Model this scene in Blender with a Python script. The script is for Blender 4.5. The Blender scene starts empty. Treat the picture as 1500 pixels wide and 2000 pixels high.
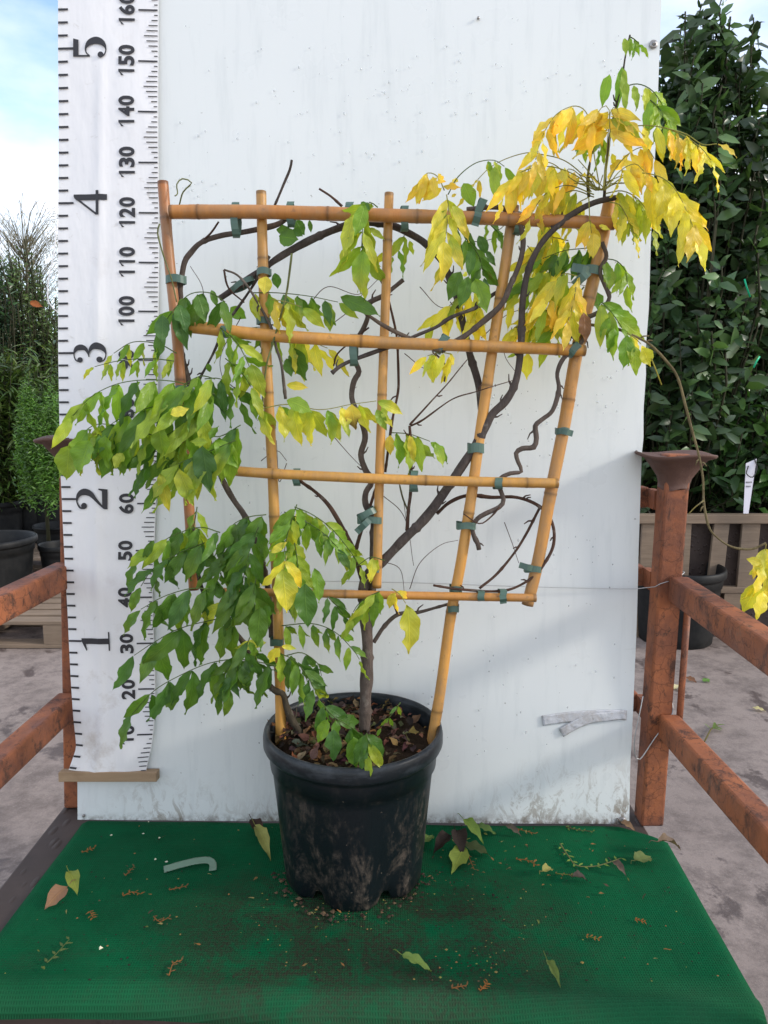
import bpy, bmesh, math, random
import numpy as np
from mathutils import Vector, Matrix, noise
R = math.radians
rnd = random.Random(11)
# ------------------------------------------------------------------ camera
SC = bpy.context.scene
COL = SC.collection
F = 26 / 36 * 2000                       # focal length in photo pixels (1500 x 2000)
PITCH = R(8.5)
CAM = Vector((0, -1.492, 0.906))
cd = bpy.data.cameras.new('camera'); cam = bpy.data.objects.new('camera', cd); COL.objects.link(cam)
cam.location = CAM; cam.rotation_euler = (math.pi / 2 - PITCH, 0, 0)
cd.sensor_width = 36; cd.lens = 26; cd.sensor_fit = 'AUTO'; cd.clip_end = 500; cd.clip_start = .02
SC.camera = cam
# ------------------------------------------------------------------ world, sun, exposure
SUN_EL, SUN_AZ = R(24), R(-14)            # azimuth measured from +X towards +Y
W = bpy.data.worlds.new('World'); SC.world = W; W.use_nodes = True
nt = W.node_tree; nt.nodes.clear()
wo = nt.nodes.new('ShaderNodeOutputWorld'); bg = nt.nodes.new('ShaderNodeBackground')
sky = nt.nodes.new('ShaderNodeTexSky'); sky.sky_type = 'NISHITA'; sky.sun_disc = False
sky.sun_elevation = SUN_EL; sky.sun_rotation = math.pi / 2 - SUN_AZ; sky.air_density = 1.0; sky.dust_density = .6
tc = nt.nodes.new('ShaderNodeTexCoord'); mp = nt.nodes.new('ShaderNodeMapping'); mp.inputs['Scale'].default_value = (1, 1, 2.2)
mp.inputs['Location'].default_value = (.35, .2, .1)
nz = nt.nodes.new('ShaderNodeTexNoise'); nz.inputs['Scale'].default_value = 2.6; nz.inputs['Detail'].default_value = 7; nz.inputs['Roughness'].default_value = .5
cr = nt.nodes.new('ShaderNodeValToRGB'); cr.color_ramp.elements[0].position = .36; cr.color_ramp.elements[1].position = .60
mx = nt.nodes.new('ShaderNodeMix'); mx.data_type = 'RGBA'; mx.inputs[7].default_value = (8.2, 8.3, 8.7, 1)
L = nt.links.new
L(tc.outputs['Generated'], mp.inputs['Vector']); L(mp.outputs[0], nz.inputs['Vector']); L(nz.outputs['Fac'], cr.inputs[0])
gn = nt.nodes.new('ShaderNodeMix'); gn.data_type = 'RGBA'; gn.blend_type = 'MULTIPLY'; gn.inputs[0].default_value = 1; gn.inputs[7].default_value = (1.9, 1.9, 2.0, 1); L(sky.outputs[0], gn.inputs[6])
L(cr.outputs[0], mx.inputs[0]); L(gn.outputs[2], mx.inputs[6]); L(mx.outputs[2], bg.inputs[0]); L(bg.outputs[0], wo.inputs[0])
bg.inputs[1].default_value = .15
sd = bpy.data.lights.new('sun', 'SUN'); sd.energy = 2.0; sd.angle = R(8); sd.color = (1, .93, .82)
so = bpy.data.objects.new('sun', sd); COL.objects.link(so)
sdir = Vector((math.cos(SUN_EL) * math.cos(SUN_AZ), math.cos(SUN_EL) * math.sin(SUN_AZ), math.sin(SUN_EL)))
so.rotation_euler = (-sdir).to_track_quat('-Z', 'Y').to_euler()
SC.view_settings.view_transform = 'Standard'; SC.view_settings.look = 'None'; SC.view_settings.gamma = 1
SC.view_settings.exposure = 0.22
# ------------------------------------------------------------------ from photo pixel to a point on a real plane
def ray(px, py):
    u, v = (px - 750) / F, (1000 - py) / F
    return Vector((u, math.cos(PITCH) + v * math.sin(PITCH), -math.sin(PITCH) + v * math.cos(PITCH)))
def hit(px, py, q, n):
    d = ray(px, py); return CAM + d * ((q - CAM).dot(n) / d.dot(n))
LEAN = R(4.5)
PN = Vector((0, -math.cos(LEAN), math.sin(LEAN)))        # panel normal, towards the camera
PU = Vector((0, math.sin(LEAN), math.cos(LEAN)))         # up along the panel
def M(px, py, off=0): return hit(px, py, PN * off, PN)   # on the backdrop panel
TN = Vector((0, -1, .06)).normalized(); TQ = Vector((0, -.155, .26))
def T(px, py, d=0): return hit(px, py, TQ + TN * d, TN)  # on the trellis
def Z(px, py, z): return hit(px, py, Vector((0, 0, z)), Vector((0, 0, 1)))
def Y(px, py, y): return hit(px, py, Vector((0, y, 0)), Vector((0, 1, 0)))
GZ = -.35                                                # the yard's concrete, below the deck
# ------------------------------------------------------------------ scene helpers
def tag(o, label=None, cat=None, group=None, kind=None):
    if label: o['label'] = label
    if cat: o['category'] = cat
    if group: o['group'] = group
    if kind: o['kind'] = kind
    return o
def thing(name, label, cat, loc=(0, 0, 0), group=None):
    o = bpy.data.objects.new(name, None); COL.objects.link(o); o.location = loc; o.empty_display_size = .05
    return tag(o, label, cat, group)
class MB:
    def __init__(s): s.v = []; s.f = []; s.c = []; s.uv = []; s.m = []
    def add(s, vs, fs, col=None, uv=None, mi=0):
        b = len(s.v); s.v += [tuple(v) for v in vs]; s.f += [tuple(i + b for i in f) for f in fs]
        s.c += [col] * len(vs) if (col is None or not isinstance(col, list)) else col
        s.uv += uv if uv else [(0, 0)] * len(vs); s.m += [mi] * len(fs)
    def box(s, lo, hi, rot=None, at=None, col=None):
        vs = [Vector((x, y, z)) for x in (lo[0], hi[0]) for y in (lo[1], hi[1]) for z in (lo[2], hi[2])]
        if rot: vs = [rot @ v for v in vs]
        if at is not None: vs = [v + Vector(at) for v in vs]
        s.add(vs, [(0, 1, 3, 2), (4, 6, 7, 5), (0, 4, 5, 1), (2, 3, 7, 6), (0, 2, 6, 4), (1, 5, 7, 3)], col)
    def tube(s, pts, rad, n=8, cols=None, cap=True, flat=1.0):
        pts = [Vector(p) for p in pts]; N = len(pts)
        if not hasattr(rad, '__len__'): rad = [rad] * N
        up = Vector((.3, .2, 1)).normalized(); vs = []; fs = []; cc = []; uv = []; prev = None; run = 0
        for i in range(N):
            t = (pts[min(i + 1, N - 1)] - pts[max(i - 1, 0)]).normalized()
            if prev is None:
                a = t.cross(up)
                if a.length < .05: a = t.cross(Vector((1, 0, 0)))
            else: a = prev - t * prev.dot(t)
            a.normalize(); prev = a; b = t.cross(a)
            if i: run += (pts[i] - pts[i - 1]).length
            for k in range(n):
                th = 2 * math.pi * k / n
                vs.append(pts[i] + a * math.cos(th) * rad[i] + b * math.sin(th) * rad[i] * flat)
                cc.append(cols[i] if cols else None); uv.append((k / n, run))
        for i in range(N - 1):
            for k in range(n):
                k2 = (k + 1) % n; fs.append((i * n + k, i * n + k2, (i + 1) * n + k2, (i + 1) * n + k))
        if cap: fs.append(tuple(range(n - 1, -1, -1))); fs.append(tuple((N - 1) * n + k for k in range(n)))
        s.add(vs, fs, cc if cols else None, uv)
    def build(s, name, mat, parent=None, smooth=True, bevel=0):
        me = bpy.data.meshes.new(name); me.from_pydata(s.v, [], s.f)
        if any(c is not None for c in s.c):
            at = me.color_attributes.new('Col', 'FLOAT_COLOR', 'POINT')
            at.data.foreach_set('color', np.array([(c if c is not None else (1, 1, 1)) + (1,) if (c is None or len(c) == 3) else c for c in s.c], dtype=np.float32).ravel())
        if any(u != (0, 0) for u in s.uv):
            ul = me.uv_layers.new(name='UVMap'); li = np.empty(len(me.loops), dtype=np.int32); me.loops.foreach_get('vertex_index', li)
            ul.data.foreach_set('uv', np.array(s.uv, dtype=np.float32)[li].ravel())
        for m_ in (mat if isinstance(mat, (list, tuple)) else [mat]): me.materials.append(m_)
        if any(s.m): me.polygons.foreach_set('material_index', np.array(s.m, dtype=np.int32))
        if smooth: me.polygons.foreach_set('use_smooth', [True] * len(me.polygons))
        me.update()
        o = bpy.data.objects.new(name, me); COL.objects.link(o)
        if parent:
            o.parent = parent; q = parent; off = Vector((0, 0, 0))
            while q: off += Vector(q.location); q = q.parent
            o.location = -off if off.length else (0, 0, 0)
        if bevel:
            m = o.modifiers.new('bevel', 'BEVEL'); m.width = bevel; m.segments = 2; m.limit_method = 'ANGLE'; m.angle_limit = R(40)
            m.harden_normals = False
        return o
# children are always built in world coordinates; build() cancels the parent's offset
def smooth_path(pts, step=.012):
    P = [np.array(p, float) for p in pts]
    if len(P) < 3: 
        n = max(2, int(np.linalg.norm(P[-1][:3] - P[0][:3]) / step)); return [P[0] + (P[-1] - P[0]) * i / n for i in range(n + 1)]
    P = [2 * P[0] - P[1]] + P + [2 * P[-1] - P[-2]]; out = []
    for i in range(1, len(P) - 2):
        p0, p1, p2, p3 = P[i - 1:i + 3]; n = max(2, int(np.linalg.norm((p2 - p1)[:3]) / step))
        for k in range(n):
            t = k / n
            out.append(.5 * ((2 * p1) + (-p0 + p2) * t + (2 * p0 - 5 * p1 + 4 * p2 - p3) * t * t + (-p0 + 3 * p1 - 3 * p2 + p3) * t ** 3))
    out.append(P[-2]); return out
# ------------------------------------------------------------------ materials
class Mat:
    def __init__(s, name, rough=.6, spec=.5, base=(.5, .5, .5)):
        s.m = bpy.data.materials.new(name); s.m.use_nodes = True; s.n = s.m.node_tree.nodes; s.l = s.m.node_tree.links
        s.b = s.n['Principled BSDF']; s.b.inputs['Roughness'].default_value = rough
        s.b.inputs['Specular IOR Level'].default_value = spec; s.b.inputs['Base Color'].default_value = (*base, 1)
        s.tc = s.n.new('ShaderNodeTexCoord')
    def vec(s, scale=(1, 1, 1), src='Object'):
        mp = s.n.new('ShaderNodeMapping'); mp.inputs['Scale'].default_value = scale; s.l.new(s.tc.outputs[src], mp.inputs['Vector']); return mp.outputs[0]
    def noise(s, scale=5, detail=5, rough=.5, sc=(1, 1, 1), src='Object', out='Fac', dist=0):
        n = s.n.new('ShaderNodeTexNoise'); n.inputs['Scale'].default_value = scale; n.inputs['Detail'].default_value = detail
        n.inputs['Roughness'].default_value = rough; n.inputs['Distortion'].default_value = dist
        s.l.new(s.vec(sc, src), n.inputs['Vector']); return n.outputs[out]
    def vor(s, scale=10, feat='F1', sc=(1, 1, 1), out='Distance', src='Object'):
        n = s.n.new('ShaderNodeTexVoronoi'); n.feature = feat; n.inputs['Scale'].default_value = scale; s.l.new(s.vec(sc, src), n.inputs['Vector']); return n.outputs[out]
    def ramp(s, fac, stops):
        n = s.n.new('ShaderNodeValToRGB'); e = n.color_ramp.elements
        while len(e) < len(stops): e.new(.5)
        for i, (p, c) in enumerate(stops):
            e[i].position = p; e[i].color = (*c, 1) if hasattr(c, '__len__') else (c, c, c, 1)
        s.l.new(fac, n.inputs[0]); return n.outputs[0]
    def mix(s, fac, a, b, mode='MIX'):
        n = s.n.new('ShaderNodeMix'); n.data_type = 'RGBA'; n.blend_type = mode
        for i, x in ((0, fac), (6, a), (7, b)):
            if hasattr(x, 'is_linked'): s.l.new(x, n.inputs[i])
            elif i == 0: n.inputs[0].default_value = x
            else: n.inputs[i].default_value = (*x, 1) if len(x) == 3 else x
        return n.outputs[2]
    def math(s, op, a, b=0, c=0):
        n = s.n.new('ShaderNodeMath'); n.operation = op
        for i, x in enumerate((a, b, c)):
            if hasattr(x, 'is_linked'): s.l.new(x, n.inputs[i])
            else: n.inputs[i].default_value = x
        return n.outputs[0]
    def sep(s, src='Object'):
        n = s.n.new('ShaderNodeSeparateXYZ'); s.l.new(s.tc.outputs[src], n.inputs[0]); return n.outputs
    def attr(s, name='Col'):
        n = s.n.new('ShaderNodeAttribute'); n.attribute_name = name; return n.outputs['Color']
    def color(s, x): s.l.new(x, s.b.inputs['Base Color']); return s
    def rough(s, x): s.l.new(x, s.b.inputs['Roughness']); return s
    def bump(s, h, st=.3, d=.01):
        n = s.n.new('ShaderNodeBump'); n.inputs['Strength'].default_value = st; n.inputs['Distance'].default_value = d
        s.l.new(h, n.inputs['Height']); s.l.new(n.outputs[0], s.b.inputs['Normal']); return s
    def trans(s, col, fac):
        t = s.n.new('ShaderNodeBsdfTranslucent'); s.l.new(col, t.inputs[0]); m = s.n.new('ShaderNodeMixShader'); m.inputs[0].default_value = fac
        s.l.new(s.b.outputs[0], m.inputs[1]); s.l.new(t.outputs[0], m.inputs[2]); s.l.new(m.outputs[0], s.n['Material Output'].inputs[0]); return s
def leaf_mat(name, rough=.38, tr=.45, spec=.5, veins=True, tint=1.0):
    m = Mat(name, rough, spec); c = m.attr()
    sp = m.noise(38, 4, .6); c1 = m.mix(m.ramp(sp, [(.35, 0.0), (.75, .55)]), c, (1.25, 1.18, .8), 'MULTIPLY')
    br = m.noise(23, 5, .7, (1, 1, 1)); c1 = m.mix(m.ramp(br, [(.66, 0.0), (.74, .8)]), c1, (.16, .085, .025))
    if veins:
        uv = m.sep('UV'); au = m.math('ABSOLUTE', m.math('SUBTRACT', uv[0], .5))
        mid = m.ramp(au, [(.0, 1.0), (.035, .0)])
        w = m.math('FRACT', m.math('MULTIPLY', m.math('SUBTRACT', uv[1], m.math('MULTIPLY', au, .55)), 9.0))
        wv = m.ramp(m.math('ABSOLUTE', m.math('SUBTRACT', w, .5)), [(.0, 1.0), (.13, 0.0)])
        c1 = m.mix(m.math('MAXIMUM', m.math('MULTIPLY', mid, .55), m.math('MULTIPLY', wv, .22)), c1, m.mix(1.0, c1, (1.7, 1.55, 1.2), 'MULTIPLY'))
        m.bump(m.math('ADD', m.math('MULTIPLY', mid, 1.0), m.math('ADD', m.math('MULTIPLY', wv, .6), m.math('MULTIPLY', m.noise(60, 3), .8))), .5, .0012)
    m.color(c1); tcl = m.mix(1.0, c1, (1.3 * tint, 1.4 * tint, .75 * tint), 'MULTIPLY'); m.trans(tcl, tr)
    return m.m
LEAF = leaf_mat('wisteria_leaf'); BGLEAF = leaf_mat('shrub_leaf', .32, .25, .5, False, .8); DRY = leaf_mat('dry_leaf', .7, .2, .2)
m = Mat('panel_paint', .32, .45)
z = m.sep()[2]; xx = m.sep()[0]
base = m.mix(m.noise(3.0, 4, .5, (1, 1, .4)), (.69, .725, .725), (.75, .775, .77))
str_ = m.noise(9, 6, .6, (6, 6, .5)); base = m.mix(m.ramp(str_, [(.52, 0.0), (.75, .3)]), base, (.5, .54, .55))
low = m.ramp(z, [(.0, 1.0), (.03, .75), (.09, .25), (.17, .0)])
sm = m.ramp(m.noise(24, 9, .78, (1.5, 1, .8), dist=.9), [(.50, 0.0), (.57, 1.0)])
lowm = m.math('MULTIPLY', m.math('MULTIPLY', low, sm), m.ramp(m.noise(2.6, 2), [(.42, .05), (.60, 1.0)]))
base = m.mix(lowm, base, (.20, .145, .09))
ed = m.math('MULTIPLY', m.ramp(z, [(.0, 1.0), (.022, .0)]), m.ramp(m.noise(60, 5, .7), [(.4, 0.0), (.6, .9)])); base = m.mix(ed, base, (.13, .1, .07))
sp = m.ramp(m.noise(90, 3, .55), [(.73, 0.0), (.77, .75)]); base = m.mix(sp, base, (.22, .2, .17))
sc = m.math('MULTIPLY', m.ramp(m.noise(7, 9, .75, (1, 1, 3.5), dist=1.4), [(.64, .0), (.70, .55)]), m.ramp(z, [(0.0, .9), (.5, .45), (1.6, .25)])); base = m.mix(sc, base, (.42, .43, .42))
m.color(base); m.rough(m.ramp(m.noise(12, 4), [(.3, .25), (.7, .45)])); m.bump(m.noise(2.5, 2), .12, .02); PANEL = m.m
m = Mat('panel_edge', .6, .4, (.33, .33, .32)); EDGE = m.m
m = Mat('banner_vinyl', .42, .4)
b = m.mix(m.noise(4, 5, .6, (1, 1, .6)), (.74, .735, .755), (.83, .825, .83)); b = m.mix(m.ramp(m.noise(26, 8, .7, dist=1), [(.62, 0.0), (.74, .5)]), b, (.42, .38, .33))
b = m.mix(m.math('MULTIPLY', m.ramp(m.noise(9, 8, .72), [(.56, 0.0), (.7, .6)]), m.ramp(m.sep()[2], [(.05, 1.0), (.6, .2)])), b, (.4, .33, .27))
m.color(b); m.bump(m.noise(7, 4, .5, (1.5, 1, .6)), .35, .02); VINYL = m.m
INK = Mat('banner_ink', .5, .4, (.028, .027, .032)).m
m = Mat('bamboo', .42, .45)
c = m.attr(); st = m.noise(16, 6, .65, (7, 7, .8)); c = m.mix(m.ramp(st, [(.3, .0), (.75, .65)]), c, (.75, .62, .5), 'MULTIPLY')
c = m.mix(m.ramp(m.noise(45, 5, .7), [(.6, 0.0), (.72, .6)]), c, (.10, .06, .035)); c = m.mix(m.ramp(m.noise(13, 8, .75, (1, 1, .5)), [(.46, 0.0), (.66, .6)]), c, (.27, .18, .10))
m.color(c); m.bump(m.noise(40, 4, .6, (3, 3, .6)), .3, .002); BAMBOO = m.m
m = Mat('bark', .85, .25)
c = m.attr(); g = m.noise(60, 6, .7, (3, 3, 1)); c = m.mix(m.ramp(g, [(.3, .0), (.7, .85)]), c, (.45, .42, .4), 'MULTIPLY'); c = m.mix(m.ramp(m.noise(35, 4, .6), [(.6, .0), (.72, .4)]), c, (.3, .27, .23))
m.color(c); m.bump(m.noise(90, 6, .75, (2, 2, .7)), .8, .004); BARK = m.m
m = Mat('tie_tape', .42, .45); m.color(m.mix(m.noise(30, 3), (.05, .10, .08), (.09, .155, .12))); TIE = m.m
m = Mat('pot_plastic', .42, .3)
zz = m.sep()[2]
b = m.mix(m.noise(6, 3), (.0045, .007, .009), (.007, .011, .014))
dm = m.math('MULTIPLY', m.ramp(m.noise(15, 9, .72, (1.3, 1.3, .8), dist=.7), [(.46, .0), (.66, 1.0)]), m.ramp(zz, [(0.0, 1.0), (.13, .75), (.24, .15), (.27, .05)]))
dm2 = m.math('MULTIPLY', m.ramp(m.noise(75, 9, .8, (1, 1, .45)), [(.44, .0), (.60, 1.0)]), dm)
b = m.mix(dm2, b, (.135, .105, .08)); b = m.mix(m.ramp(m.noise(110, 4, .6), [(.70, .0), (.75, .6)]), b, (.25, .2, .15))
rs = m.math('MULTIPLY', m.ramp(zz, [(.255, .0), (.27, 1.0)]), m.ramp(m.noise(20, 8, .7, (1, 1, 3)), [(.45, .05), (.7, .6)])); b = m.mix(rs, b, (.07, .08, .09))
m.color(b); m.rough(m.ramp(dm2, [(0.0, .36), (1.0, .9)])); m.bump(m.noise(50, 5, .6), .15, .003); POT = m.m
m = Mat('old_pot_plastic', .55, .25); b = m.mix(m.ramp(m.noise(9, 8, .7), [(.4, 0.0), (.75, .6)]), (.006, .007, .008), (.035, .034, .032)); m.color(b); OLDPOT = m.m
m = Mat('compost', .95, .1); b = m.mix(m.noise(80, 8, .75), (.009, .006, .004), (.07, .045, .028)); m.color(b); m.bump(m.noise(120, 6, .8), 1, .008); SOIL = m.m
m = Mat('green_netting', .9, .08)
gx = m.sep(); wx = m.math('SINE', m.math('MULTIPLY', gx[0], 2 * math.pi / .0042)); wy = m.math('SINE', m.math('MULTIPLY', gx[1], 2 * math.pi / .0052))
grid = m.math('MAXIMUM', wx, wy)
b = m.mix(m.ramp(m.noise(3.5, 8, .7, dist=.5), [(.3, 0.0), (.7, 1.0)]), (.001, .066, .024), (.003, .115, .042)); b = m.mix(m.ramp(grid, [(.1, .24), (.75, .0)]), b, (.001, .04, .016))
mpn = m.n.new('ShaderNodeMapping'); mpn.inputs['Location'].default_value = (.02, .37, 0); mpn.inputs['Scale'].default_value = (2.3, 3.4, 1); m.l.new(m.tc.outputs['Object'], mpn.inputs['Vector'])
gr = m.n.new('ShaderNodeTexGradient'); gr.gradient_type = 'SPHERICAL'
mpn.inputs['Location'].default_value = (.07, 1.26, 0); m.l.new(mpn.outputs[0], gr.inputs[0])
dirt = m.math('MULTIPLY', m.ramp(gr.outputs['Fac'], [(.0, .12), (.5, .95)]), m.ramp(m.noise(9, 8, .7, dist=.5), [(.38, 0.0), (.54, 1.0)]))
dirt = m.math('MULTIPLY', dirt, m.ramp(m.noise(150, 3, .7), [(.3, .25), (.6, 1.0)]))
b = m.mix(dirt, b, (.028, .026, .017))
dd = m.math('MULTIPLY', m.ramp(m.noise(6, 9, .75, dist=1), [(.58, 0.0), (.70, .5)]), m.ramp(m.noise(120, 4, .8), [(.4, .1), (.6, 1.0)])); b = m.mix(dd, b, (.025, .04, .024))
fe = m.math('MULTIPLY', m.ramp(m.math('MULTIPLY', gx[1], -1), [(.43, 0.0), (.48, .55)]), m.noise(8, 4)); b = m.mix(fe, b, (.035, .11, .055))
m.color(b); m.bump(m.math('ADD', grid, m.math('MULTIPLY', m.noise(5, 4), 14)), .4, .002); MAT = m.m
m = Mat('orange_rust', .62, .35)
b = m.mix(m.ramp(m.noise(9, 8, .7, dist=.4), [(.35, 0.0), (.65, 1.0)]), (.36, .12, .048), (.15, .056, .034))
b = m.mix(m.ramp(m.noise(26, 10, .8, (1, 1, .6), dist=.4), [(.52, .0), (.60, .85)]), b, (.055, .028, .02))
b = m.mix(m.ramp(m.noise(13, 7, .7), [(.62, .0), (.72, .7)]), b, (.24, .13, .08))
vn = m.n.new('ShaderNodeTexVoronoi'); vn.feature = 'DISTANCE_TO_EDGE'; vn.inputs['Scale'].default_value = 30; m.l.new(m.mix(.045, m.vec(), m.noise(16, 4, .6, out='Color'), 'ADD'), vn.inputs['Vector']); ck = m.ramp(vn.outputs['Distance'], [(.0, .55), (.035, .0)]); ck = m.math('MULTIPLY', ck, m.ramp(m.noise(6, 2), [(.42, 0.0), (.55, 1.0)])); b = m.mix(ck, b, (.03, .012, .008))
m.color(b); m.bump(m.noise(45, 6, .7), .55, .003); m.rough(m.ramp(m.noise(10, 4), [(.3, .5), (.7, .8)])); RUST = m.m
m = Mat('rusty_steel', .7, .35); b = m.mix(m.noise(14, 8, .7), (.05, .022, .015), (.17, .095, .075)); m.color(b); m.bump(m.noise(60, 5, .7), .6, .003); STEEL = m.m
m = Mat('deck_plate', .7, .4); b = m.mix(m.noise(14, 8, .7), (.028, .018, .015), (.085, .06, .05)); m.color(b)
w1 = m.vor(42, 'F1', (1, .45, 1)); m.bump(m.ramp(w1, [(.1, 1.0), (.35, 0.0)]), .8, .004); DECK = m.m
m = Mat('yard_concrete', .85, .3)
b = m.mix(m.noise(1.4, 6, .6), (.20, .158, .138), (.37, .305, .27)); b = m.mix(m.ramp(m.noise(7, 10, .82), [(.45, 0.0), (.62, .75)]), b, (.12, .095, .085))
b = m.mix(m.ramp(m.noise(160, 4, .8), [(.55, 0.0), (.68, .5)]), b, (.13, .11, .1)); b = m.mix(m.ramp(m.noise(130, 3, .8, (1.1, 1, 1)), [(.62, 0.0), (.72, .5)]), b, (.5, .44, .39))
wet = m.ramp(m.noise(2.6, 10, .72, dist=.3), [(.56, .0), (.60, .85)]); b = m.mix(wet, b, (.085, .062, .055))
m.color(b); m.rough(m.ramp(wet, [(0.0, .85), (1.0, .35)])); m.bump(m.noise(150, 6, .8), .6, .004); CONC = m.m
m = Mat('pallet_wood', .8, .25); g = m.noise(5, 7, .7, (1, 12, 12)); b = m.mix(g, (.13, .09, .062), (.33, .25, .18)); b = m.mix(m.ramp(m.noise(3, 5), [(.5, .0), (.75, .6)]), b, (.1, .085, .07)); m.color(b); m.bump(g, .5, .004); WOOD = m.m
m = Mat('strip_wood', .7, .3); g = m.noise(9, 7, .7, (1.2, 14, 14)); b = m.mix(g, (.25, .16, .09), (.42, .30, .19)); b = m.mix(m.ramp(m.noise(8, 5), [(.55, .0), (.75, .7)]), b, (.14, .08, .04)); m.color(b); m.bump(g, .4, .002); STRIP = m.m
m = Mat('bolt_steel', .35, .5, (.3, .3, .3)); m.b.inputs['Metallic'].default_value = .8; m.color(m.mix(m.noise(60, 4), (.16, .13, .11), (.45, .45, .45))); BOLT = m.m
m = Mat('wire_metal', .4, .5, (.5, .5, .5)); m.b.inputs['Metallic'].default_value = .6; WIRE = m.m
m = Mat('clear_tape', .25, .5); m.color(m.mix(m.ramp(m.noise(30, 8, .75, dist=1), [(.45, 0.0), (.62, .8)]), (.56, .57, .60), (.40, .37, .35))); m.bump(m.noise(40, 5, .7), .8, .004); TAPE = m.m
m = Mat('water_drop', .03, .9, (.72, .76, .78)); m.b.inputs['Transmission Weight'].default_value = .7; m.b.inputs['IOR'].default_value = 1.33; DROP = m.m
TAG = Mat('tag_card', .5, .4, (.72, .71, .78)).m
GTIE = Mat('green_string', .4, .4, (.01, .45, .22)).m

# ================================================================== THE SETTING
g = MB(); n = 40
g.add([(-60, -8, GZ), (60, -8, GZ), (60, 90, GZ), (-60, 90, GZ)], [(0, 1, 2, 3)]); tag(g.build('ground', CONC, smooth=False), kind='structure')

# ================================================================== STEEL STILLAGE (deck, posts, rails)
still = thing('steel_stillage', 'rusty orange steel post pallet frame whose deck carries the green mat', 'stillage', (0, -.25, -.3))
d = MB(); 
dl, dr = -.735, .56
d.box((dl, -.47, -.10), (dr + .01, .14, -.014)); d.build('deck', DECK, still, False, .004)
for sx in (dl + .05, dr - .06):
    for sy in (-.50, .04): f = MB(); f.box((sx - .045, sy - .045, GZ + .001), (sx + .045, sy + .045, -.10)); f.build('foot', RUST, still, False, .004)
def post_path(pts): return pts
def cup(cx, cy, z0, z1, parent):
    c = MB(); rings = [(z1 - .072, .029, 0), (z1 - .060, .030, 0), (z1 - .048, .033, 0), (z1 - .030, .045, 0), (z1 - .010, .060, 0), (z1 - .006, .074, 0), (z1 - .002, .077, 0), (z1 + .001, .076, 0), (z1, .070, 0), (z1 - .006, .05, 0)]
    vs = []; N = 32
    for (zz, r, _) in rings:
        for k in range(N):
            a = 2 * math.pi * k / N; ca, sa = math.cos(a), math.sin(a); e = (abs(ca) ** 2.5 + abs(sa) ** 2.5) ** (-1 / 2.5)
            vs.append((cx + ca * e * r, cy + sa * e * r, zz + .003 * math.sin(3 * a + cx * 9)))
    fs = [(i * N + k, i * N + (k + 1) % N, (i + 1) * N + (k + 1) % N, (i + 1) * N + k) for i in range(len(rings) - 1) for k in range(N)]
    fs.append(tuple(range(N))); fs.append(tuple((len(rings) - 1) * N + k for k in range(N)))
    c.add(vs, fs); return c.build('cup', STEEL, parent)
def post(xb, xt, y, ztop, half=.025):
    p = MB(); vs = []; 
    zs = [-.012, .2, .4, .6, ztop]
    for zz in zs:
        x = xb + (xt - xb) * (zz / ztop)
        for (a, b_) in ((-half, -half), (half, -half), (half, half), (-half, half)): vs.append((x + a, y + b_, zz))
    fs = [(i * 4 + k, i * 4 + (k + 1) % 4, i * 4 + 4 + (k + 1) % 4, i * 4 + 4 + k) for i in range(len(zs) - 1) for k in range(4)] + [(3, 2, 1, 0), (16, 17, 18, 19)]
    p.add(vs, fs); o = p.build('post', RUST, still, False, .005); cup(xt, y, ztop - .075, ztop, o_par(o)); return o
def o_par(o): return o
pR = post(.586, .598, .027, .80); pL = post(-.705, -.664, .10, .829)
post(.60, .60, -.55, .80); post(-.735, -.735, -.55, .825)
p = MB(); p.tube([(.628, .0, .16), (.632, .0, .49)], .007, 8); p.build('brace', RUST, still)
def rail(a, b_, h=.052, w=.042):
    a, b_ = Vector(a), Vector(b_); t = (b_ - a).normalized(); s = t.cross(Vector((0, 0, 1))).normalized() * w / 2; u = Vector((0, 0, h / 2))
    p = MB(); N = 6; vs = []
    for i in range(N + 1):
        q = a + (b_ - a) * i / N
        vs += [q - s - u, q + s - u, q + s + u, q - s + u]
    fs = [(i * 4 + k, i * 4 + (k + 1) % 4, i * 4 + 4 + (k + 1) % 4, i * 4 + 4 + k) for i in range(N) for k in range(4)] + [(3, 2, 1, 0), (N * 4, N * 4 + 1, N * 4 + 2, N * 4 + 3)]
    p.add(vs, fs); return p.build('rail', RUST, still, False, .005)
rail((.610, .003, .522), (.594, -.52, .522)); rail((.606, .003, .222), (.615, -.52, .222))
rail((-.688, .069, .538), (-.735, -.52, .525)); rail((-.700, .069, .243), (-.735, -.52, .222))
for zc in (.70, .525, .232): rail((-.675, .115, zc), (.575, .115, zc), .045, .035)
for zc in (.70, .525, .232): p = MB(); p.box((.57, .055, zc - .02), (.585, .10, zc + .02)); p.build('bracket', RUST, still, False)
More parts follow.
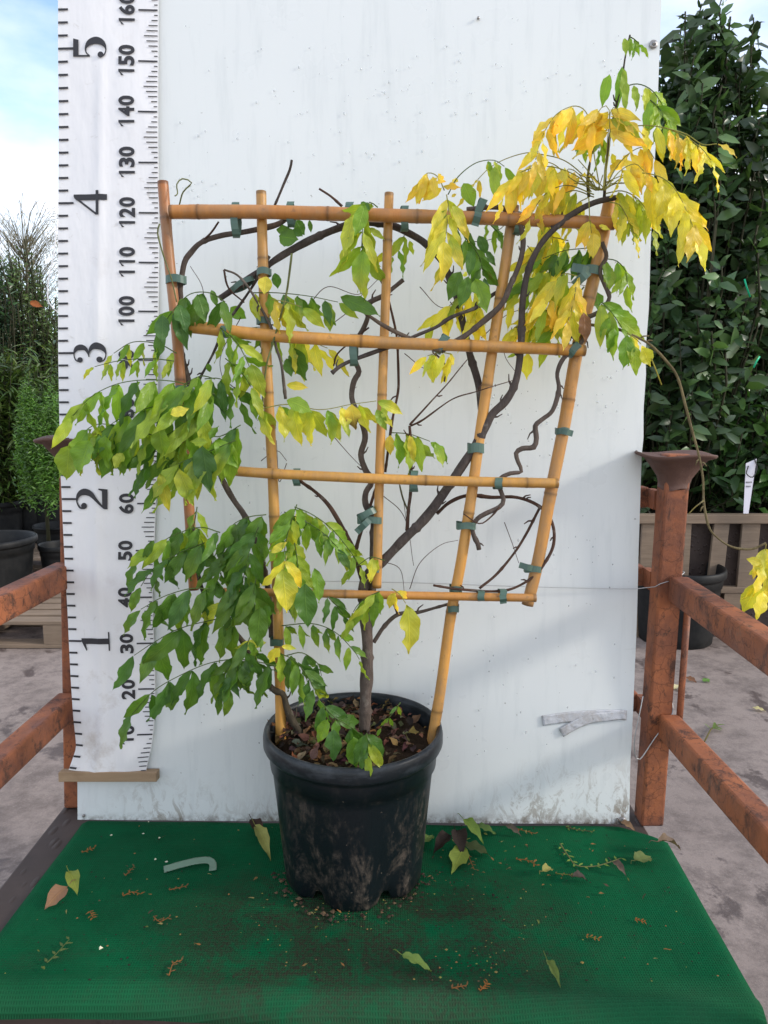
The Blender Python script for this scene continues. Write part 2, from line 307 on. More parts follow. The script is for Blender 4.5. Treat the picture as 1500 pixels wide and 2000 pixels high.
# ---- rubbery green net mat
mt = MB()
def mat_edge(t):  # left and right borders (x) at depth y = -t
    return None
bl, br_, fl, fr = Z(160, 1603, 0), Z(1290, 1616, 0), Z(-104, 1950, 0), Z(1512, 2002, 0)
NX, NY = 90, 44; vs = []; uvs = []
for j in range(NY + 1):
    t = j / NY
    for i in range(NX + 1):
        s = i / NX
        a = bl.lerp(fl, t); b_ = br_.lerp(fr, t); p_ = a.lerp(b_, s)
        if t < .09:  # clipped back right corner
            lim = 1 - .06 * (1 - t / .09) ** 1.2
            p_ = a.lerp(b_, s * lim)
        zz = .0015 * noise.noise(Vector((p_.x * 9, p_.y * 9, 0))) + .002 * noise.noise(Vector((p_.x * 3, p_.y * 3, 4)))
        e = min(s, 1 - s) * 1.26
        if e < .02: zz -= .007 * (1 - e / .02) ** 2
        y = p_.y
        if t > .93:
            q = (t - .93) / .07; zz -= .03 * q ** 2.2; 
        zz += .004 if t > .9 and t < .94 else 0
        vs.append((p_.x, y + .012 * noise.noise(Vector((p_.x * 4, 0, 0))) * t, zz))
fs = [(j * (NX + 1) + i, (j + 1) * (NX + 1) + i, (j + 1) * (NX + 1) + i + 1, j * (NX + 1) + i + 1) for j in range(NY) for i in range(NX)]
mt.add(vs, fs); mo = mt.build('mat', MAT); sm_ = mo.modifiers.new('thick', 'SOLIDIFY'); sm_.thickness = .006; sm_.offset = -1
mo.location.z = .0
tag(mo, 'green netting mat covering the deck under the potted plant', 'mat')

# ================================================================== BACKDROP PANEL
pan = thing('backdrop_panel', 'tall white painted metal sheet standing behind the plant and the ruler banner', 'panel', (0, 0, 0))
ctrl = [(1229, 1611), (1231, 1500), (1237, 1380), (1243, 1240), (1247, 1080), (1251, 960), (1254, 880), (1257, 860), (1257, 800), (1262, 730), (1261, 690), (1268, 600), (1271, 480), (1277, 360), (1284, 200), (1291, 20)]
rp = [M(x, y) for x, y in ctrl]; ra = [(p.dot(PU), p.x) for p in rp]
def interp(tab, a):
    if a <= tab[0][0]: return tab[0][1]
    for (a0, x0), (a1, x1) in zip(tab, tab[1:]):
        if a <= a1: return x0 + (x1 - x0) * (a - a0) / (a1 - a0)
    return tab[-1][1]
NA, NB = 120, 40; PH = 2.0; vs = []
a0 = M(750, 1606).dot(PU)
for j in range(NA + 1):
    a = PH * j / NA; xr = interp(ra, a); xl = -.667 + .045 * a / PH
    for i in range(NB + 1):
        s = i / NB; x = xl + (xr - xl) * s
        bow = .0025 * noise.noise(Vector((x * 2.2, a * 1.6, 3))) + (.002 * noise.noise(Vector((a * 7, 1, 1))) if s > .96 else 0)
        q = PU * (a + .0 + (-.010 * s + .004 if j == 0 else 0)) + PN * bow; vs.append((x, q.y, q.z + (0.002 if j == 0 else 0)))
fs = [(j * (NB + 1) + i, j * (NB + 1) + i + 1, (j + 1) * (NB + 1) + i + 1, (j + 1) * (NB + 1) + i) for j in range(NA) for i in range(NB)]
p = MB(); p.add(vs, fs); po = p.build('sheet', PANEL, pan); s_ = po.modifiers.new('thick', 'SOLIDIFY'); s_.thickness = .004; s_.offset = -1; po.modifiers.new('edges', 'EDGE_SPLIT').split_angle = R(35)
def disc(c, r, h, nrm, mb, N=20, dome=0):
    nrm = nrm.normalized(); a = nrm.cross(Vector((0, 0, 1))).normalized(); b_ = nrm.cross(a)
    rs = [(r, 0), (r, h * .7), (r * .9, h), (r * .5, h + dome * .8), (.0001, h + dome)]; vs = []
    for (rr, hh) in rs:
        for k in range(N): th = 2 * math.pi * k / N; vs.append(c + a * rr * math.cos(th) + b_ * rr * math.sin(th) + nrm * hh)
    mb.add(vs, [(i * N + k, i * N + (k + 1) % N, (i + 1) * N + (k + 1) % N, (i + 1) * N + k) for i in range(len(rs) - 1) for k in range(N)])
for (px, py, r) in ((1276, 87, .0085), (1215, 1603, .0088), (1243, 881, .0022), (164, 1593, .003), (934, 36, .003)):
    b_ = MB(); c = M(px, py, .003); disc(c, r, .003, PN, b_, 20, .001)
    if r > .005: disc(c + PN * .003, r * .52, .005, PN, b_, 6, .001)
    b_.build('bolt', BOLT, pan)
def ribbon(mb, pts, w, up=None, thick=0, col=None, nrm=PN, wav=0):
    pts = [Vector(p) for p in pts]; vs = []; C_ = 6
    for i, q in enumerate(pts):
        t = (pts[min(i + 1, len(pts) - 1)] - pts[max(i - 1, 0)]).normalized(); s = t.cross(nrm).normalized() * w / 2
        for c_ in range(C_ + 1):
            e = c_ / C_ * 2 - 1; p_ = q + s * e * (1 + .10 * wav * 600 * noise.noise(Vector((i * .45, e * 3, 2))))
            vs.append(p_ + nrm * wav * noise.noise(Vector((i * .6, e * 2.2, 9))))
    n_ = C_ + 1; mb.add(vs, [(i * n_ + c_, i * n_ + c_ + 1, (i + 1) * n_ + c_ + 1, (i + 1) * n_ + c_) for i in range(len(pts) - 1) for c_ in range(C_)], col)
for k, (pts, w) in enumerate(((((1059, 1408), (1100, 1402), (1143, 1398), (1190, 1396), (1224, 1397)), .022), (((1096, 1432), (1120, 1418), (1150, 1405), (1185, 1400), (1222, 1396)), .020))):
    t_ = MB(); ribbon(t_, [Vector(q) for q in smooth_path([M(x, y, .0032 + .0012 * k) for x, y in pts], .006)], w, wav=.0015)
    o = t_.build('tape_strip', TAPE, pan); s_ = o.modifiers.new('thick', 'SOLIDIFY'); s_.thickness = .0008
# water drops
dr_ = MB()
cl = [(1130, 300, 60, 260), (1050, 820, 80, 90), (1220, 620, 40, 110), (380, 380, 60, 60), (640, 270, 300, 170), (1130, 1060, 90, 80), (1210, 180, 50, 120), (760, 1330, 460, 190), (1190, 760, 60, 90), (960, 800, 60, 80), (520, 980, 60, 120), (850, 150, 350, 120)]
for (cx, cy, sx, sy) in cl:
    for k in range(int(10 + sx * sy / 900)):
        x, y = rnd.gauss(cx, sx / 2), rnd.gauss(cy, sy / 2)
        if not (320 < x < 1222 and 10 < y < 1590): continue
        c = M(x, y, .0026); r = rnd.choice((.0007, .0009, .0012, .0016, .0021)); e = rnd.uniform(1, 1.8)
        vs = []; N = 8
        for (rr, hh) in ((1, 0), (.8, .35), (.4, .55)):
            for q in range(N): th = 2 * math.pi * q / N; vs.append(c + Vector((1, 0, 0)) * r * rr * math.cos(th) + PU * r * e * rr * math.sin(th) + PN * hh * r)
        vs.append(c + PN * r * .6)
        dr_.add(vs, [(i * N + q, i * N + (q + 1) % N, (i + 1) * N + (q + 1) % N, (i + 1) * N + q) for i in range(2) for q in range(N)] + [(2 * N + q, 2 * N + (q + 1) % N, 3 * N) for q in range(N)])
tag(dr_.build('water_drops', DROP), 'tiny rain drops sprinkled over the white panel', 'water drops', kind='stuff')

# ================================================================== RULER BANNER
ban = thing('ruler_banner', 'white hanging height ruler with black feet and centimetre figures on the panel', 'ruler', (-.55, -.02, .1))
BO = .014
Lp = [(128, 1500), (148, 1478), (146, 1440), (141, 1400), (137, 1330), (131, 1230), (127, 1150), (122, 1040), (119, 960), (115, 890), (113, 800), (112, 700), (112, 400), (112, 0)]
Rp = [(283, 1503), (293, 1475), (298, 1440), (302, 1380), (302, 1330), (299, 1230), (297, 1150), (300, 1060), (304, 960), (307, 860), (308, 700), (309, 400), (308, 200), (308, 0)]
lt = sorted((M(x, y, BO).dot(PU), M(x, y, BO).x) for x, y in Lp); rt = sorted((M(x, y, BO).dot(PU), M(x, y, BO).x) for x, y in Rp)
def pf(tab):
    sl = (tab[-1][1] - tab[-2][1]) / (tab[-1][0] - tab[-2][0])
    return tab + [(tab[-1][0] + .5, tab[-1][1] + .5 * sl)]
lt, rt = pf(lt), pf(rt)
def sm_interp(tab, a): return sum(interp(tab, a + k * .012) for k in (-2, -1, 0, 1, 2)) / 5
cA = M(750, 608, BO).dot(PU); cB = M(750, 1346, BO).dot(PU)
def arc_of(c): return cB + (c - 20) * (cA - cB) / 80
def bpt(s, c, off=0):
    a = arc_of(c) if c > -1.5 else arc_of(c)
    x = sm_interp(lt, a) * (1 - s) + sm_interp(rt, a) * s
    lo = max(0, 1 - c / 45)
    w = .0035 * math.sin(s * math.pi * 1.0) + .0015 * math.sin(c * .13 + s * 3) + .002 * noise.noise(Vector((s * 2.5, c * .06, 0)))
    w += lo * (.006 * math.sin(s * math.pi) + .004 * noise.noise(Vector((s * 4, c * .12, 5)))) + .004 * lo * (s - .5)
    w += .003 * math.exp(-((s - .42 - .0006 * (c - 120)) / .05) ** 2) * (1 if c < 145 else max(0, 1 - (c - 145) / 10))
    p = PU * a + PN * (BO - .004 + w + off); return Vector((x, p.y, p.z))
NS, NC = 28, 180; c0, c1 = 1.2, 186
b_ = MB(); vs = [bpt(i / NS, c0 + (c1 - c0) * j / NC) for j in range(NC + 1) for i in range(NS + 1)]
b_.add(vs, [(j * (NS + 1) + i, j * (NS + 1) + i + 1, (j + 1) * (NS + 1) + i + 1, (j + 1) * (NS + 1) + i) for j in range(NC) for i in range(NS)])
bo = b_.build('sheet', VINYL, ban); s_ = bo.modifiers.new('thick', 'SOLIDIFY'); s_.thickness = .0012; s_.offset = -1; bo.modifiers.new('edges', 'EDGE_SPLIT').split_angle = R(35)
IO = .0020
def strip_on(mb, s0, s1, c, h):
    N = 4; vs = [bpt(s0 + (s1 - s0) * k / N, c + dh, IO) for dh in (-h / 2, h / 2) for k in range(N + 1)]
    mb.add(vs, [(k, k + 1, N + 2 + k, N + 1 + k) for k in range(N)])
tk = MB()
for c in range(2, 186):
    k = c % 10; k = min(k, 10 - k); ln = (.19, .035, .06, .09, .11, .135)[k] if k else .19
    strip_on(tk, .995 - ln, .995, c, .32 if k == 0 else .2)
for i in range(1, 73):
    strip_on(tk, .006, .16 if i % 12 == 0 else .105, i * 2.54, .42)
tk.build('scale_marks', INK, ban)
def place_glyph(mb, tris, vs2, c_start, s_base, hw, csc):
    # glyph x runs up the ruler, glyph y runs to the left
    vs = [bpt(s_base - gy * hw, c_start + gx * csc, IO) for gx, gy in vs2]
    mb.add(vs, tris)
def refine(vs2, fs, n=7):
    bm = bmesh.new(); vv = [bm.verts.new((x, y, 0)) for x, y in vs2]
    for f in fs:
        try: bm.faces.new([vv[i] for i in f])
        except ValueError: pass
    bmesh.ops.triangulate(bm, faces=bm.faces[:])
    for ax in (0, 1):
        c = [v.co[ax] for v in bm.verts]; lo, hi = min(c), max(c)
        for k in range(1, n):
            pt = Vector((0, 0, 0)); pt[ax] = lo + (hi - lo) * k / n; no = Vector((0, 0, 0)); no[ax] = 1
            bmesh.ops.bisect_plane(bm, geom=bm.verts[:] + bm.edges[:] + bm.faces[:], plane_co=pt, plane_no=no)
    bm.verts.ensure_lookup_table(); bm.verts.index_update()
    r = [(v.co.x, v.co.y) for v in bm.verts], [tuple(v.index for v in f.verts) for f in bm.faces]; bm.free(); return r
def text_mesh(txt):
    cu = bpy.data.curves.new('t', 'FONT'); cu.body = txt; cu.size = 1; cu.offset = .034; cu.resolution_u = 4; cu.fill_mode = 'FRONT'
    o = bpy.data.objects.new('t', cu); COL.objects.link(o); dg = bpy.context.evaluated_depsgraph_get(); me = bpy.data.meshes.new_from_object(o.evaluated_get(dg))
    vs = [(v.co.x, v.co.y) for v in me.vertices]; fs = [tuple(p.vertices) for p in me.polygons]
    bpy.data.objects.remove(o); bpy.data.curves.remove(cu); bpy.data.meshes.remove(me); return vs, fs
glyphs = {ch: refine(*text_mesh(ch)) for ch in '023456789'}
glyphs['1'] = refine([(.30, 0), (.52, 0), (.52, 1), (.33, 1), (.30, .90), (0, .66), (0, .83), (.20, .90)], [(0, 1, 2, 3, 4), (4, 3, 7), (4, 7, 6, 5)])
for c in range(10, 190, 10):
    t_ = str(c); mb = MB(); W_ = {1: 2.1, 2: 4.5, 3: 6.4}[len(t_)]; adv = W_ / len(t_); st = c - W_ / 2
    for i, ch in enumerate(t_):
        vs, fs = glyphs[ch]; x0 = min(v[0] for v in vs); x1 = max(v[0] for v in vs); y0 = min(v[1] for v in vs); y1 = max(v[1] for v in vs)
        fw = adv * (.90 if ch != '1' else .58); ox = st + i * adv + (adv - fw) / 2 - (.08 * adv if ch == '1' else 0)
        place_glyph(mb, fs, [((v[0] - x0) / (x1 - x0), (v[1] - y0) / (y1 - y0)) for v in vs], ox, .77, .158, fw)
    mb.build('numeral', INK, ban, False)
def stroke(pts, ws, N=6):
    P = smooth_path([(x, y, w) for (x, y), w in zip(pts, ws)], .03); vs = []
    for i, q in enumerate(P):
        a, b2 = P[max(i - 1, 0)], P[min(i + 1, len(P) - 1)]; t = np.array([b2[0] - a[0], b2[1] - a[1]]); t /= np.linalg.norm(t) + 1e-9; n_ = np.array([-t[1], t[0]]) * q[2]
        vs += [(q[0] - n_[0], q[1] - n_[1]), (q[0] + n_[0], q[1] + n_[1])]
    return vs, [(2 * i, 2 * i + 1, 2 * i + 3, 2 * i + 2) for i in range(len(P) - 1)]
def ball(x, y, r): return [(x + r * math.cos(k * math.pi / 10), y + r * math.sin(k * math.pi / 10)) for k in range(20)], [tuple(range(20))]
def poly(p): return p, [tuple(range(len(p)))]
SER = {
 '1': [poly([(.27, .04), (.45, .04), (.45, 1), (.40, 1), (.27, .93)]), poly([(.05, .84), (.08, .81), (.27, .86), (.40, 1), (.36, 1)]), poly([(.06, 0), (.66, 0), (.66, .05), (.06, .05)])],
 '2': [ball(.15, .745, .095), stroke([(.065, .72), (.10, .88), (.30, .975), (.50, .90), (.585, .73), (.52, .53), (.34, .35), (.16, .19), (.08, .10), (.06, .0)], [.02, .03, .025, .07, .10, .085, .05, .03, .03, .02]), poly([(.05, 0), (.66, 0), (.69, .27), (.65, .27), (.61, .17), (.12, .16)])],
 '3': [ball(.15, .80, .082), stroke([(.08, .80), (.15, .93), (.33, .98), (.49, .90), (.53, .76), (.47, .62), (.30, .535), (.24, .53)], [.015, .02, .02, .07, .085, .055, .022, .02]), stroke([(.24, .535), (.36, .525), (.52, .44), (.57, .29), (.50, .11), (.33, .02), (.15, .07), (.07, .20)], [.015, .02, .07, .10, .075, .02, .02, .015]), ball(.155, .20, .088)],
 '4': [poly([(.44, 0), (.61, 0), (.61, 1), (.55, 1), (.44, .92)]), poly([(0, .24), (.72, .24), (.72, .33), (0, .33)]), stroke([(.02, .31), (.26, .62), (.53, .97)], [.028, .028, .03])],
 '5': [poly([(.11, .50), (.16, .50), (.17, .97), (.12, 1)]), poly([(.12, 1), (.14, .84), (.60, .84), (.64, 1)]), stroke([(.135, .50), (.22, .60), (.36, .62), (.52, .51), (.58, .31), (.50, .12), (.33, .02), (.16, .06), (.07, .18)], [.018, .02, .03, .08, .10, .075, .022, .02, .015]), ball(.155, .17, .088)],
 '6': [ball(.3, .3, .28)]}
for ft in range(1, 6):
    mb = MB(); ce = ft * 30.48 - .2
    for q, (vs, fs) in enumerate(SER[str(ft)]):
        vs, fs = refine([(v[0], v[1]) for v in vs], fs, 8)
        dd_ = q * .0002
        b0 = [bpt(.495 - gy * .335, ce + (gx - .33) * 6.8, IO + dd_) for gx, gy in vs]; mb.add(b0, fs)
    mb.build('numeral', INK, ban, False)
w_ = MB(); pa, pb = M(118, 1513, .012), M(309, 1515, .012)
w_.box((pa.x, -.011, -.0105), (pb.x, .011, .0105), Matrix.Rotation(-LEAN, 3, 'X'), Vector((0, (pa.y + pb.y) / 2, (pa.z + pb.z) / 2))); w_.build('wooden_strip', STRIP, ban, False, .0015)

# ================================================================== PLANT POT
PC = Vector((Y(690, 1400, -.155).x, -.155, 0)); RR = .171; PHt = .2945
pot = thing('plant_pot', 'large black plastic pot with thick rolled rim and muddy sides on the green mat', 'pot', (PC.x, PC.y, 0))
def potmesh(c, rt_, rb, h, N=96, scallop=True, rim=.012):
    mb = MB(); prof = []
    # outside from the bottom up, over the rim, down the inside
    H = h
    prof = [(0.0, rb * .97), (.006, rb), (H * .12, rb + (rt_ * .93 - rb) * .12), (H * .3, rb + (rt_ * .93 - rb) * .32), (H * .5, rb + (rt_ * .93 - rb) * .52), (H * .7, rb + (rt_ * .93 - rb) * .74), (H * .755, rb + (rt_ * .93 - rb) * .80), (H * .765, rt_ * .925), (H * .86, rt_ * .94), (H * .885, rt_ * .945), (H * .89, rt_ * .985), (H * .91, rt_), (H * .955, rt_ * 1.0), (H * .985, rt_ * .99), (H, rt_ * .97), (H * .998, rt_ * .945), (H * .97, rt_ * .925), (H * .6, rt_ * .86)]
    vs = []
    for (zz, r) in prof:
        for k in range(N):
            a = 2 * math.pi * k / N; rr = r; z2 = zz
            if scallop and zz < H * .76:
                q = -math.cos(a * 6); low = max(0, 1 - zz / (H * .45)); 
                rr -= .008 * low * max(0, min(1, (-q - .15) * 3)); rr += .002 * math.copysign(min(1, abs(q) * 4), q) 
                if zz < .007: z2 = zz + (.022 * max(0, (-q - .75) / .25) ** .5 if q < -.75 else 0)
                elif zz < H * .13: z2 = zz + (.008 if q < -.75 else 0)
            vs.append((c.x + rr * math.cos(a), c.y + rr * math.sin(a), c.z + z2 + (.0015 * math.sin(2 * a + 1) if zz > H * .85 else 0)))
    mb.add(vs, [(i * N + k, i * N + (k + 1) % N, (i + 1) * N + (k + 1) % N, (i + 1) * N + k) for i in range(len(prof) - 1) for k in range(N)]); return mb
pm = potmesh(PC, RR, .133, PHt); o = pm.build('pot_body', POT, pot)
SZ = PHt - .032
s_ = MB(); N = 64; vs = [(PC.x, PC.y, SZ + .006)]; NRr = 26
for j in range(1, NRr + 1):
    for k in range(N):
        a = 2 * math.pi * k / N; r = .158 * j / NRr; x, y = PC.x + r * math.cos(a), PC.y + r * math.sin(a)
        vs.append((x, y, SZ + .006 + .012 * noise.noise(Vector((x * 22, y * 22, 0))) + .007 * noise.noise(Vector((x * 80, y * 80, 0))) - (.01 if j > 23 else 0)))
s_.add(vs, [(0, 1 + k, 1 + (k + 1) % N) for k in range(N)] + [(1 + (j - 1) * N + k, 1 + j * N + k, 1 + j * N + (k + 1) % N, 1 + (j - 1) * N + (k + 1) % N) for j in range(1, NRr) for k in range(N)])
s_.build('compost', SOIL, pot)

# ================================================================== leaves
GREEN = [(.075, .175, .03), (.10, .21, .035), (.12, .24, .035), (.075, .17, .045)]
LGREEN = [(.20, .35, .035), (.24, .38, .04), (.17, .32, .04), (.29, .40, .045)]
YG = [(.38, .45, .05), (.46, .50, .06), (.31, .42, .05)]
YEL = [(.74, .63, .07), (.78, .68, .09), (.70, .62, .08), (.62, .61, .075)]
ORG = [(.72, .55, .09), (.76, .60, .10), (.66, .50, .085)]
BRN = [(.22, .10, .04), (.16, .085, .04), (.28, .15, .07)]
PAL = {'G': GREEN, 'g': LGREEN, 'y': YG, 'Y': YEL, 'O': ORG, 'B': BRN}
def leaf_col(code, r=rnd):
    c = r.choice(PAL[r.choice(code)]); k = r.uniform(.85, 1.15); return tuple(x * k for x in c)
def leaflet(mb, base, dirv, nrm, ln, wd, col, tip=None, curl=.25, fold=.3, NL=10, r=rnd, wavy=1.0):
    dirv = dirv.normalized(); side = dirv.cross(nrm).normalized(); nrm = side.cross(dirv).normalized()
    vs = []; uv = []; cs = []; NWd = 4; ph = r.uniform(0, 6); tw = r.uniform(-.35, .35)
    bite = r.random() < .16; bp = r.uniform(.45, .85); bs = r.choice((-1, 1))
    for i in range(NL + 1):
        t = i / NL
        w = math.sin(math.pi * min(1, t ** .88)) ** .8 * (1 - .12 * t) * wd * .5 * 1.06 if 0 < t < 1 else 0
        if t > .7: w *= 1 - .55 * (t - .7) / .3
        bend = curl * ln * t * t; bx = .06 * ln * math.sin(t * 2.2 + ph)
        ctr = base + dirv * (ln * t * (1 - .12 * abs(curl) * t)) - nrm * bend + side * (bx - .06 * ln * math.sin(ph)) * .7
        sd2 = (side * math.cos(tw * t) + nrm * math.sin(tw * t)); nr2 = (nrm * math.cos(tw * t) - side * math.sin(tw * t))
        for j in range(-NWd // 2, NWd // 2 + 1):
            q = j / (NWd / 2); ww = w * q
            if bite and j * bs == 2 and abs(t - bp) < .13: ww *= .45
            if abs(j) == 2: ww *= 1 + .035 * math.sin(i * 2.9 + ph) * wavy
            v = ctr + sd2 * ww + nr2 * (abs(q) * w * fold + wavy * .010 * ln / .07 * .35 * math.sin(i * 1.7 + ph + j) * abs(q))
            vs.append(v); uv.append((.5 + q * .5, t + .0001))
            c = col
            if tip is not None:
                k = min(1, max(0, t * 1.3 - .2 + .3 * abs(q) * math.sin(ph + i))); c = tuple(a * (1 - k) + b2 * k for a, b2 in zip(col, tip))
            cs.append(c)
    n_ = NWd + 1
    mb.add(vs, [(i * n_ + j, i * n_ + j + 1, (i + 1) * n_ + j + 1, (i + 1) * n_ + j) for i in range(NL) for j in range(NWd)], cs, uv)
VIEW = Vector((0, -1, .15)).normalized(); DOWN = Vector((0, 0, -1))
def compound(lm, sm, pts, d, L, code, n=None, w=.42, dep=0, fan=False, tipc=None, r=rnd, stalk=0, rr=.0011, grow=True):
    """pinnate leaf: a thin rachis with paired leaflets hanging from it. pts in photo pixels on the trellis plane"""
    P = [T(x, y, d + dep * k / max(1, len(pts) - 1)) for k, (x, y) in enumerate(pts)]
    path = [Vector(q) for q in smooth_path(P, .006)]
    tot = sum((a - b2).length for a, b2 in zip(path, path[1:])); Lm = L / 1020
    sc_ = (.34, .33, .08) if any(ch in code for ch in 'YO') else (.10, .16, .04)
    sm.tube(path, [rr * (1 - .4 * i / len(path)) for i in range(len(path))], 5, [sc_] * len(path))
    if n is None: n = max(2, int(tot * (1 - stalk) / (Lm * .55)))
    if n >= 4 and grow: n += 1
    for i in range(n + 1):
        t = stalk + (1 - stalk) * (i + (0 if stalk else .35)) / (n + (0 if stalk else .35)); idx = min(len(path) - 1, int(t * (len(path) - 1)))
        q = path[idx]; tg = (path[min(idx + 2, len(path) - 1)] - path[max(idx - 2, 0)]).normalized()
        sizes = Lm * (.8 + .25 * math.sin(math.pi * min(1, .2 + t * .75))) 
        for sgn in ((-1, 1) if i < n else (0,)):
            perp = tg.cross(VIEW).normalized() * sgn
            out = Vector((0, -1, 0)) * (r.uniform(.05, .5) * (sgn or 1))
            gdown = 1.0 if abs(tg.z) < .6 else .55
            dv = tg * r.uniform(.25, .4) + perp * r.uniform(.38, .62) + DOWN * gdown * r.uniform(1.0, 1.25) + out
            if fan: dv = tg * .7 + perp * r.uniform(.5, .95) + DOWN * .6 + out * .7
            if sgn == 0: dv = tg * 1.0 + DOWN * .6 + out * .5
            if dv.z > -.1: dv.z = -.1
            nr = (VIEW + Vector((r.uniform(-1.1, 1.1), 0, r.uniform(-.35, .45)))).normalized()
            c = leaf_col(code, r); tp = leaf_col(tipc, r) if tipc else (None if r.random() < .6 else tuple(x * f for x, f in zip(c, (1.5, 1.15, .9))))
            l = sizes * r.uniform(.92, 1.14)
            qb = q + dv.normalized() * .0025
            leaflet(lm, qb, dv, nr, l, l * w * r.uniform(.60, .76), c, tp, r.uniform(.0, .35), r.uniform(.12, .5), r=r)
# ================================================================== WISTERIA
wis = thing('wisteria_plant', 'climbing wisteria with green and yellow autumn leaves trained over the bamboo trellis', 'plant', (PC.x, PC.y, SZ))
DKB, MDB, GRB, TWG, VIN = (.10, .082, .074), (.135, .105, .088), (.14, .115, .095), (.10, .055, .038), (.17, .19, .07)
def stem(name, pts, r0, r1, col=MDB, d=0., dd=None, wob=.6, n=8, tw=0, lab=None, knots=True):
    if dd is None: dd = d
    N_ = len(pts); P = [np.array([*T(x, y, d + (dd - d) * i / max(1, N_ - 1)), 0]) for i, (x, y) in enumerate(pts)]
    path = smooth_path(P, .006); out = []; rad = []; cols = []; s = rnd.uniform(0, 99)
    for i, q in enumerate(path):
        t = i / (len(path) - 1); rr = (r0 + (r1 - r0) * t) / 1020 * (1 if name == 'trunk' else .9); v = Vector(q[:3])
        if knots: rr *= 1 + .26 * noise.noise(Vector((s, i * .16, 0))) + (.22 if (i % 17) == int(s) % 17 else 0)
        v += Vector((noise.noise(Vector((s, i * .11, 1))), noise.noise(Vector((s, i * .11, 2))), noise.noise(Vector((s, i * .11, 3))))) * wob * .0022
        out.append(v); rad.append(rr); k = 1 + .3 * noise.noise(Vector((s, i * .3, 7))); cols.append(tuple(c * k for c in col))
    mb = MB(); mb.tube(out, rad, n, cols)
    if knots and r0 > 2 and name != 'trunk':
        for k in range(len(out) // 14):
            i = rnd.randrange(2, len(out) - 2); t_ = (out[i + 1] - out[i - 1]).normalized(); sd_ = (t_.cross(TN) * rnd.choice((-1, 1)) + t_ * .6 + TN * rnd.uniform(-.3, .3)).normalized(); ll = rnd.uniform(.004, .013)
            mb.tube([out[i], out[i] + sd_ * (rad[i] + ll * .5), out[i] + (sd_ + t_ * .4) * (rad[i] + ll)], [rad[i] * .6, .0016, .0009], 5, [cols[i]] * 3)
    o = mb.build(name, BARK, wis)
    if lab: o['label'] = lab
    return o
# trunk flares into the compost
tr = [(712, 1452), (712, 1400), (715, 1340), (717, 1290), (717, 1245), (713, 1205), (710, 1160), (712, 1130)]
stem('trunk', tr, 14.0, 9, MDB, -.004, -.010, .8, 14)
B = -.022
stem('branch', [(712, 1150), (722, 1118), (745, 1098), (790, 1052), (838, 1003), (882, 940), (925, 875), (958, 812), (985, 785), (1005, 750), (1016, 690), (1019, 610), (1028, 540), (1056, 478), (1108, 427), (1160, 396), (1214, 384)], 11.5, 5.2, DKB, -.022, .035, .8, 12)
stem('branch', [(718, 1260), (722, 1200), (728, 1120), (729, 1050), (729, 1020), (714, 985), (716, 962), (727, 943), (713, 917), (703, 888), (713, 857), (710, 830), (697, 803), (687, 777), (692, 745), (701, 725), (691, 700), (690, 673), (706, 645), (718, 618), (714, 600), (728, 588), (748, 578), (768, 562), (786, 547)], 8.5, 5, MDB, -.02, -.02, 1.2, 10)
stem('branch', [(943, 838), (940, 790), (931, 737), (918, 690), (906, 640), (896, 600), (886, 565), (862, 510), (832, 477), (800, 456), (760, 438), (710, 436), (660, 446), (600, 472), (545, 503), (510, 527), (470, 556), (428, 583)], 7.5, 7, DKB, -.022, -.018, .8, 10)
stem('branch', [(712, 1145), (703, 1115), (696, 1090), (688, 1068), (668, 1028), (643, 988), (615, 960), (588, 940), (575, 920)], 6.5, 3.2, TWG, -.018, .0, .5)
stem('branch', [(693, 1082), (702, 1050), (712, 1020), (722, 990), (734, 955)], 4, 3, TWG, -.02, -.02)
stem('branch', [(530, 1245), (528, 1180), (515, 1110), (498, 1055), (477, 1007), (457, 977), (433, 933), (407, 860), (390, 817), (370, 750), (357, 700), (351, 640), (353, 580), (353, 557), (360, 513), (373, 493), (394, 473), (433, 460), (480, 452), (537, 440), (562, 426)], 6.5, 5.5, MDB, -.02, -.012, .8, 10)
stem('branch', [(598, 1452), (585, 1432), (571, 1408), (560, 1380), (553, 1356), (536, 1348), (512, 1322), (496, 1292), (476, 1256), (448, 1224), (420, 1196), (400, 1164), (388, 1124), (384, 1080), (378, 1030)], 8, 3, (.08, .065, .045), -.0, .03, .6, 8)
stem('branch', [(648, 728), (673, 710), (733, 687), (793, 664), (850, 640), (880, 620), (933, 600), (957, 580), (1000, 553)], 4.2, 4, DKB, .018, -.01)
stem('branch', [(706, 606), (740, 630), (783, 654), (817, 667), (850, 681), (862, 685)], 3.6, 5.5, (.16, .12, .09), .02, .024)
stem('branch', [(860, 684), (900, 663), (933, 637), (977, 597), (996, 560), (1016, 512), (1021, 464), (1009, 425), (980, 406), (940, 406), (912, 409)], 6.2, 5, MDB, .02, .022, .7, 10)
stem('twig', [(730, 525), (753, 567), (763, 600), (773, 647), (777, 697), (778, 735), (777, 767), (767, 817), (760, 867), (753, 922)], 2.2, 3, TWG, -.02, -.018)
stem('twig', [(795, 1037), (797, 1000), (802, 960), (803, 917), (802, 867), (800, 832)], 4, 2.8, TWG, -.018, .01)
stem('twig', [(800, 830), (827, 800), (867, 757), (913, 702)], 2.3, 1.0, TWG, .01, .02)
stem('twig', [(802, 832), (827, 820), (883, 780), (933, 763), (1002, 742)], 2.2, .8, TWG, .01, .03)
stem('twig', [(797, 998), (788, 975), (781, 948)], 2.2, 1.8, (.12, .12, .06), -.015, -.015)
